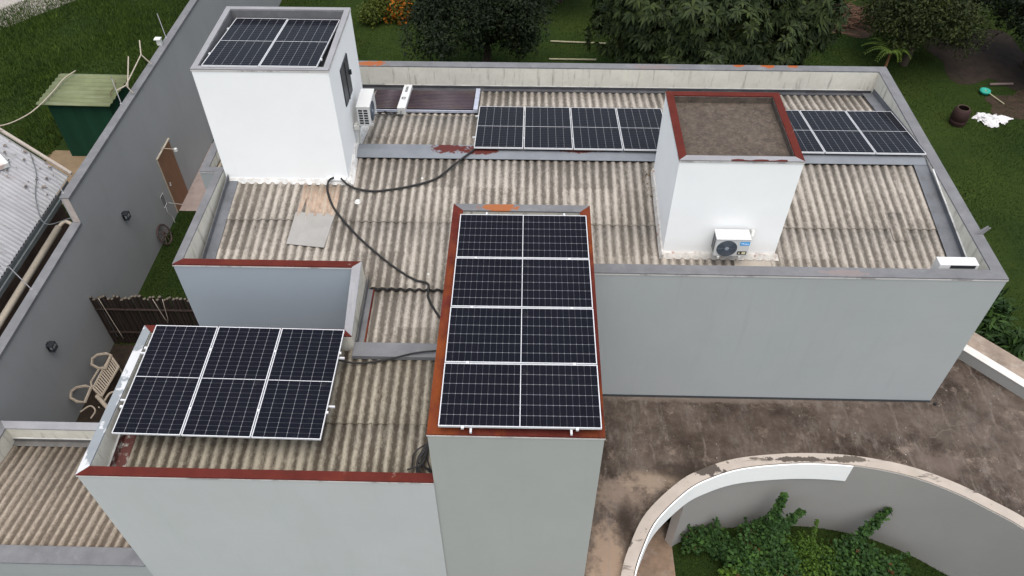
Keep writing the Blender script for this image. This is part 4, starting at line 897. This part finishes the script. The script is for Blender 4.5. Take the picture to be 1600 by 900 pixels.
b = MB(); p0 = Vector((-11.15,10.60,3.19)); p1 = p0+ed*Lr; b.hexa([p0+Vector((.1,-.03,0)),p0+Vector((.1,.06,0)),p1+Vector((0,.06,0)),p1+Vector((0,-.03,0))], [p0+Vector((.1,-.03,.07)),p0+Vector((.1,.06,.07)),p1+Vector((0,.06,.07)),p1+Vector((0,-.03,.07))]); b.build('verge', m_rim, t, org)
b = MB(); b.box((-11.13,2,3.00),(-11.0,10.45,3.012)); b.box((-11.0,2,3.00),(-10.985,10.45,3.12)); b.box((-11.14,2,3.0),(-11.13,10.45,3.13)); b.build('gutter', m_ngut, t, org)
b = MB(); b.tube([(-10.93,1.5,2.60),(-10.93,9.0,2.72)], .085, 10); b.tube(spline([(-10.93,9.0,2.72),(-10.85,9.25,2.7),(-10.6,9.15,2.55),(-10.5,8.8,2.5),(-10.38,8.75,2.6),(-10.3,9.0,2.75),(-10.3,9.4,2.8)],5), .05, 8); b.build('drain_pipe', m_pvc, t, org, smooth=True)
b = MB(); q = random.Random(9)
def onN(s, y, h): p = Vector((-11.15,y,3.2))+ed*s; return (p.x,p.y,p.z+h)
pts = [onN(1.75,10.0,.04),onN(1.2,9.75,.04),onN(1.55,9.0,.04),onN(2.6,8.6,.04),onN(3.2,9.3,.04),onN(2.6,9.9,.04)]
b.hexa(pts, [(p[0],p[1],p[2]+.12) for p in pts]); o = b.build('mortar_lump', simple('chalky_mortar', (.62,.60,.57), .95, var=.12, layers=[((.42,.28,.24), 2.5, .5, .6, (1,1,1), .7)]), None, pts[0]); tag(o, 'chalky white mortar slab with a brick bit on the neighbour roof', 'rubble')
b = MB()
for k in range(60):
    s, y = q.uniform(.1,2.2), q.uniform(9.4,10.55); p = onN(s,y,.03); r = q.uniform(.015,.05); b.lathe([(.001,r),(r,.0)], p, 5)
o = b.build('roof_debris', simple('roof_grit', (.15,.12,.10), .9, var=.5, island=.6)); o['kind'] = 'stuff'
cable('wire', [onN(1.0,10.5,.06),onN(.6,10.0,.05),onN(.3,9.3,.04),(-10.9,8.6,3.2),(-10.05,8.5,3.5)], .012, 'thin wire crossing the neighbour roof down to the wall step', 'wire', 5, m_ngut)

# ------------------------------------------------------------ foliage
def leaves(centres, radii, n, size, seed, shell=.45, droop=.3, aspect=2.2, flat=1.0):
    """diamond leaves spread through lumpy ellipsoids. returns V, F(quads)"""
    g = np.random.default_rng(seed); cs = np.array(centres, float); rs = np.array(radii, float)
    if rs.ndim == 1: rs = np.stack([rs]*3, 1)
    w = rs.prod(1)**(2/3); idx = g.choice(len(cs), n, p=w/w.sum())
    d = g.normal(size=(n,3)); d /= np.linalg.norm(d, axis=1)[:,None]
    rr = shell+(1-shell)*g.uniform(0,1,n)**.6
    rr *= 1+.16*np.sin(d[:,0]*7+idx)+.12*np.sin(d[:,1]*9+2*idx)
    P = cs[idx]+d*rs[idx]*rr[:,None]
    t = g.normal(size=(n,3))*.6+d*.8; t[:,2] -= droop; t /= np.linalg.norm(t, axis=1)[:,None]
    nn = g.normal(size=(n,3))*.5+d*.5+np.array([0,0,.8*flat]); s = np.cross(t, nn); s /= np.linalg.norm(s, axis=1)[:,None]
    L = size*g.uniform(.6,1.4,n)[:,None]; Wd = L/aspect
    V = np.stack([P-t*L*.5, P+s*Wd*.5, P+t*L*.5, P-s*Wd*.5], 1)
    return V.reshape(-1,3), np.arange(4*n).reshape(n,4)
def fronds(centres, radii, n, flen, seed, pairs=6):
    g = np.random.default_rng(seed); cs = np.array(centres, float); rs = np.array(radii, float)
    w = rs**2; idx = g.choice(len(cs), n, p=w/w.sum()); Vs = []
    d = g.normal(size=(n,3)); d[:,2] = np.abs(d[:,2])*.9-.25; d /= np.linalg.norm(d, axis=1)[:,None]
    P = cs[idx]+d*rs[idx][:,None]*(.62+.38*g.uniform(0,1,n)**.5)[:,None]
    out = d.copy(); out += g.normal(size=(n,3))*.35; out[:,2] -= .15; out /= np.linalg.norm(out, axis=1)[:,None]
    L = flen*g.uniform(.7,1.25,n)
    for k in range(pairs):
        f0 = (k+.6)/pairs
        c = P+out*(L*f0)[:,None]; c[:,2] -= L*f0*f0*.55
        side = np.cross(out, [0,0,1.]); side /= np.linalg.norm(side, axis=1)[:,None]
        for sg in (-1, 1):
            ll = (L*.42*(1-.45*abs(f0-.45)))[:,None]; t = side*sg*.75+out*.75; t[:,2] -= .55; t /= np.linalg.norm(t, axis=1)[:,None]
            wv = np.cross(t, out+np.array([0,0,.9])); wv /= np.linalg.norm(wv, axis=1)[:,None]; wv *= ll*.24
            Vs.append(np.stack([c, c+t*ll*.45+wv, c+t*ll, c+t*ll*.45-wv], 1))
    V = np.concatenate(Vs); return V.reshape(-1,3), np.arange(len(V)*4).reshape(-1,4)
def rosettes(centres, radii, n, L0, seed, k=9):
    """drooping rosettes of long leaves, as on a mango tree"""
    g = np.random.default_rng(seed); cs = np.array(centres, float); rs = np.array(radii, float)
    w = rs**2; idx = g.choice(len(cs), n, p=w/w.sum()); d = g.normal(size=(n,3)); d[:,2] = np.abs(d[:,2])-.35; d /= np.linalg.norm(d, axis=1)[:,None]
    P = cs[idx]+d*rs[idx][:,None]*(.55+.45*g.uniform(0,1,n)**.6)[:,None]; Vs = []
    s1 = np.cross(d, g.normal(size=(n,3))); s1 /= np.linalg.norm(s1, axis=1)[:,None]; s2 = np.cross(d, s1); L = (L0*g.uniform(.7,1.3,n))[:,None]
    for j in range(k):
        a = 2*np.pi*j/k+g.uniform(-.3,.3,n); rad = s1*np.cos(a)[:,None]+s2*np.sin(a)[:,None]
        t = rad*.8+d*g.uniform(.1,.7,n)[:,None]; t[:,2] -= .35; t /= np.linalg.norm(t, axis=1)[:,None]
        wv = np.cross(t, d+rad*.2); wv /= np.linalg.norm(wv, axis=1)[:,None]+1e-6; wv *= L*.15; l = L*g.uniform(.7,1.1,n)[:,None]
        tip = P+t*l; tip[:,2] -= l[:,0]*.25
        Vs.append(np.stack([P, P+t*l*.5+wv, tip, P+t*l*.5-wv], 1))
    V = np.concatenate(Vs); return V.reshape(-1,3), np.arange(len(V)*4).reshape(-1,4)
def lumps(c, R0, n, r, seed, flat=.75):
    q = random.Random(seed); out = []
    for _ in range(n):
        a = q.uniform(0,6.28); e = math.asin(q.uniform(-.4,1)); k = q.uniform(.55,1)
        out.append((c[0]+R0*k*math.cos(e)*math.cos(a), c[1]+R0*k*math.cos(e)*math.sin(a), c[2]+R0*flat*k*math.sin(e)))
    return out, [r*q.uniform(.7,1.3) for _ in range(n)]
def tree(label, base, top, R0, kind, n, seed, mat, leaf=.16, nl=26, flen=.5, name='tree', group='trees behind the house'):
    t = thing(name, label, 'tree', base, group); bz = Vector(base)
    cs, rs = lumps(top, R0, nl, R0*.36, seed); cs.append(top); rs.append(R0*.6)
    if kind == 'rosette': V, F = rosettes(cs, rs, n, flen, seed)
    elif kind == 'frond': V, F = fronds(cs, rs, n, flen, seed)
    else: V, F = leaves(cs, rs, n, leaf, seed)
    npmesh('crown', V, F, mat, t, base)
    b = MB(); q = random.Random(seed); b.tube(spline([base, bz+Vector((q.uniform(-.1,.1),0,top[2]*.35)), bz*.3+Vector(top)*.7], 4), .16*R0/2.5+.05, 8, r1=.07)
    for k in range(9):
        c = cs[k]; st = Vector((base[0],base[1],0))*.5+Vector((top[0],top[1],0))*.5+Vector((0,0,top[2]*.45)); mid = (st+Vector(c))/2+Vector((q.uniform(-.2,.2),q.uniform(-.2,.2),.1))
        b.tube(spline([st, mid, c], 3), .055, 5, r1=.015)
    b.build('trunk', m_bark, t, base)
    return t
tree('large broad tree with drooping leaf clusters behind the middle of the house', (7.9,20.8,0), (7.8,20.5,2.8), 3.35, 'rosette', 9000, 21, m_leafB, nl=70, flen=.30)
tree('dark fine leaved tree behind the house, left of the broad tree', (-.4,21.8,0), (-.5,21.0,2.5), 2.25, 'leaf', 34000, 22, m_leafA, .13, nl=34)
tree('olive green bushy tree behind the house, right of the broad tree', (16.2,22.4,0), (16.1,22.4,1.9), 1.9, 'leaf', 20000, 23, m_leafC, .12, nl=30)
tree('dark tree in the top right corner of the garden', (21.0,22.4,0), (21.0,22.2,2.2), 1.9, 'leaf', 15000, 24, m_leafA, .15, nl=26)
tree('dark tree between the brush pile and the right corner', (19.3,27.5,0), (19.3,27.2,3.2), 2.4, 'leaf', 15000, 25, m_leafA, .18, nl=26)
tree('dark tree at the top edge between the broad tree and the fine leaved tree', (2.6,27.5,0), (2.6,27.3,2.4), 1.9, 'leaf', 12000, 26, m_leafA, .16, nl=24)
tree('dark tree on the right edge beside the reddish soil', (22.3,19.3,0), (22.2,19.2,1.3), 1.4, 'leaf', 10000, 27, m_leafC, .14, nl=20)
tree('tree beyond the brush pile at the top edge', (13.2,29.6,0), (13.2,29.4,2.6), 2.4, 'leaf', 12000, 28, m_leafA, .17, nl=24)
tree('dark straggly tree over the reddish soil right of the olive bushy tree', (18.4,25.2,0), (18.4,25.0,1.7), 1.7, 'leaf', 9000, 61, m_leafA, .15, nl=16)
tree('sparse dark tree at the right edge above the white cloth', (21.2,20.6,0), (21.2,20.6,1.2), 1.15, 'leaf', 5200, 62, m_leafC, .14, nl=12)
def shrub(label, cs, rs, n, leaf, seed, mats, stems, name='shrub', group=None, shell=.3, aspect=1.6, cat='shrub', sec=None):
    base = (cs[0][0], cs[0][1], 0); t = thing(name, label, cat, base, group)
    V, F = leaves(cs, rs, n, leaf, seed, shell, .15, aspect); g = np.random.default_rng(seed)
    mi = (g.uniform(0,1,len(F)) < (.10 if name == 'shrub' else .012)).astype(int) if len(mats) > 1 else None
    npmesh('foliage', V, F, mats, t, base, mi)
    b = MB()
    for s in stems: b.tube(s, .016, 5, r1=.006)
    b.build('stem', m_bark, t, base); return t
shrub('flowering shrub with orange blossoms beside the left tower at the top edge', [(-4.3,25.6,.5),(-5.4,25.3,.5),(-4.9,26.3,.9),(-3.6,26.2,.7)], [.65,.55,.8,.6], 5200, .12, 31, [m_leafY, m_leafO], [[(-4.3,25.6,0),(-4.3,25.7,.8)],[(-5.3,25.3,0),(-5.4,25.3,.7)]])
# palm
t = thing('small_palm', 'young palm with bright drooping fronds behind the rear right roof corner', 'palm', (15.72,22.3,0)); base = (15.72,22.3,0)
t.location = (14.9,21.1,0); base = (14.9,21.1,0)
b = MB(); b.tube([(14.9,21.1,0),(14.92,21.15,.9),(14.9,21.1,1.3)], .06, 8, r1=.04); b.build('trunk', simple('palm_trunk', (.16,.08,.035), .8), t, base)
Vs = []
for k, a in enumerate((2.7,3.3,2.1,3.9,1.3,.5,4.8,5.6)):
    Lf = (1.0 if k < 4 else .7)
    for i in range(14):
        f0 = (i+1)/14; c = Vector((14.9+Lf*f0*math.cos(a), 21.1+Lf*f0*math.sin(a), 1.35+.35*math.sin(f0*2.4)-.25*f0))
        for sg in (-1,1):
            d = Vector((math.cos(a+sg*.8), math.sin(a+sg*.8), -.35))*.26*(1-.5*f0); s = Vector((-d.y,d.x,0)).normalized()*.018
            Vs += [c, c+d*.5+s, c+d, c+d*.5-s]
npmesh('fronds', [tuple(v) for v in Vs], np.arange(len(Vs)).reshape(-1,4), m_leafP, t, base)
# brush pile, logs, junk on the lawn
b = MB(); q = random.Random(12)
for k in range(130):
    x, y = 14.9+q.gauss(0,.75), 25.9+q.gauss(0,.5); a = q.uniform(-.6,.6) if k % 3 else q.uniform(0,3.1); L = q.uniform(.3,1.5); z = q.uniform(.05,.5)
    b.tube([(x-L/2*math.cos(a),y-L/2*math.sin(a),z),(x,y+q.uniform(-.05,.05),z+.06),(x+L/2*math.cos(a),y+L/2*math.sin(a),max(.03,z+q.uniform(-.2,.2)))], q.uniform(.008,.022), 4)
o = b.build('brush_pile', m_twig, None, (14.9,25.9,0)); tag(o, 'pile of dry reddish brushwood on the lawn right of the broad tree', 'brush pile')
for (p, q2, lab) in [((2.18,23.88,.05),(4.74,23.73,.05),'long pale pole lying on the lawn, the farther of two'), ((2.11,22.45,.05),(4.0,22.44,.05),'pale pole lying on the lawn just behind the rear coping')]:
    b = MB(); b.tube([p, q2], .035, 7); o = b.build('timber_pole', m_log, None, p); tag(o, lab, 'pole', 'poles on the rear lawn')
b = MB(); b.tube([(19.0,20.9,.08),(19.9,20.95,.08)], .05, 7); o = b.build('timber_pole', simple('grey_log', (.12,.09,.08), .9), None, (19,20.9,.08)); tag(o, 'short grey log on the dark soil at the right', 'log')
t = thing('rusty_drum', 'rusty brown open drum standing on the right lawn', 'drum', (16.85,18.35,0)); base = (16.85,18.35,0)
b = MB(); b.lathe([(.26,0),(.29,.1),(.30,.2),(.285,.21),(.30,.23),(.30,.42),(.27,.58),(.20,.65),(.18,.65),(.25,.56),(.26,.05),(.001,.04)], base, 20); b.build('body', m_rustdrum, t, base, smooth=True)
b = MB(); b.tube([(16.85+.2*math.cos(a),18.35+.2*math.sin(a),.65) for a in np.linspace(0,6.28,17)[:-1]], .02, 5, closed=True); b.build('rim', simple('drum_rim', (.05,.03,.022), .8), t, base)
b = MB(); b.box((17.15,18.75,0),(17.42,18.92,.16)); o = b.build('brick', m_log, None, (17.3,18.8,0), bevel=.01); o.rotation_euler = (0,0,-.0); tag(o, 'pale block lying behind the rusty drum', 'block')
# crumpled cloth
g = np.random.default_rng(2); N1 = 34; V = []; F = []
for i in range(N1):
    for j in range(N1):
        u, v = i/(N1-1)*2-1, j/(N1-1)*2-1; a = math.atan2(v, u); r = max(abs(u), abs(v)); k = 1+.22*math.sin(3*a+1)+.13*math.sin(7*a)+.07*math.sin(13*a)
        x = r*math.cos(a)*.62*k-.0; y = r*math.sin(a)*.38*k
        z = .03+.12*max(0,1-r)**.5+.055*math.sin(9*u+4*v)*(1-r*.6)+.04*math.sin(14*v-5*u)*(1-r*.6)+.02*math.sin(27*u+9*v)
        if x < -.35: y = y*.55+.08
        V.append((18.15+x, 18.55+y, max(.01, z)))
for i in range(N1-1):
    for j in range(N1-1): F.append((i*N1+j, (i+1)*N1+j, (i+1)*N1+j+1, i*N1+j+1))
o = npmesh('crumpled_cloth', V, np.array(F), m_cloth, None, (18.15,18.55,0)); o.data.polygons.foreach_set('use_smooth', [True]*len(F)); tag(o, 'crumpled white cloth lying on the lawn right of the rusty drum', 'cloth')
t = thing('teal_bucket', 'teal disc with a stick lying on the lawn beyond the white cloth', 'bucket', (18.6,20.35,0)); base = (18.6,20.35,0)
b = MB(); b.lathe([(.001,.10),(.06,.10),(.08,.16),(.19,.17),(.20,.12),(.14,.02),(.001,.01)], base, 18); b.build('disc', m_teal, t, base, smooth=True)
b = MB(); b.tube([(18.6,20.35,.15),(19.05,19.6,.04)], .018, 6); b.build('stick', m_log, t, base)

# garden shrubs under the curved rim: a mass of round leaved branches
def sprig(p, q, n=7, r=.12):
    p, q = Vector(p), Vector(q); return [tuple(p.lerp(q, k/(n-1))) for k in range(n)], [r*(1-.45*k/(n-1)) for k in range(n)]
def gshrub(label, blobs, sprigs, n, seed, mats=None, leaf=.085):
    blobs = [((x[0][0], x[0][1]+.10, x[0][2]+.06), x[1]*1.04) for x in blobs]; n = int(n*1.15)
    cs = [x[0] for x in blobs]; rs = [x[1] for x in blobs]; stems = []
    for (p, q2, r) in sprigs:
        a, c = sprig(p, q2, 8, r); cs += a; rs += c; stems.append([p, q2])
    return shrub(label, cs, rs, n, leaf, seed, mats or [m_leafS, m_leafR], stems, 'garden_shrub', 'shrubs under the curved canopy', .15, 1.25)
gshrub('garden shrub at the left end of the curved wall, two small sprigs on top', [((5.1,1.75,.35),.30),((5.5,1.8,.3),.32),((5.8,1.55,.3),.33)], [((5.1,1.75,.5),(4.92,2.0,.75),.07),((5.5,1.85,.5),(5.52,2.05,.95),.06)], 1500, 41)
gshrub('tall two pronged garden shrub against the middle of the curved wall', [((6.35,1.6,.45),.42),((6.6,1.75,.75),.33),((6.1,1.25,.4),.4),((6.75,1.35,.4),.4)], [((6.6,1.85,.95),(6.70,2.10,1.85),.16),((6.7,1.8,.9),(7.15,2.0,1.40),.14),((6.2,1.75,.6),(6.05,1.95,1.15),.06)], 5200, 42)
gshrub('low bright feathery plant in the middle of the garden bed', [((7.3,1.45,.3),.42),((7.75,1.3,.3),.4),((7.4,.95,.3),.45)], [((7.6,1.75,.4),(7.65,2.1,.85),.08)], 4500, 43, [m_leafF], .055)
gshrub('tall single pronged garden shrub right of the feathery plant', [((8.3,1.5,.35),.36),((8.5,1.1,.35),.4),((8.1,1.1,.35),.4),((8.75,1.45,.3),.28)], [((8.35,1.7,.5),(8.98,2.08,1.40),.17),((8.8,1.35,.35),(9.6,1.62,.40),.10)], 4200, 44)
gshrub('yellow tipped garden shrub at the bottom edge of the photo', [((6.0,.75,.25),.32),((6.4,.8,.3),.3),((5.75,.95,.3),.22)], [], 1400, 45, [m_leafF, m_leafR])
def glossy(label, c, r, n, seed, name='broadleaf_shrub'):
    cs, rs = lumps(c, r*.7, 9, r*.5, seed); return shrub(label, cs, rs, n, .34, seed, [m_leafG], [[(c[0],c[1],0), c]], name, 'shrubs beside the canopy', .2, 4.0)
glossy('broad leaved shrub touching the corner of the main wing above the ledge', (13.4,8.0,.45), .75, 800, 51)
glossy('broad leaved shrub above the stained ledge at the right edge of the photo', (14.3,7.1,.45), .8, 900, 52)
glossy('broad leaved shrub farther up the lawn beside the ledge', (13.9,8.6,.6), .7, 500, 53)
glossy('dark leafy plant on the soil in front of the garden bench', (-9.35,4.0,.3), .4, 200, 54)

gshrub('dense garden shrub filling the bed between the two pronged shrub and the feathery plant', [((6.9,1.1,.3),.42),((6.5,.9,.25),.38),((7.0,.6,.3),.42),((6.4,.4,.3),.4)], [], 4200, 46)
gshrub('dense garden shrub at the right end of the bed along the curved wall', [((8.9,1.0,.3),.4),((9.2,1.2,.25),.3),((8.6,.6,.3),.45),((9.3,.7,.25),.35)], [], 3600, 47)
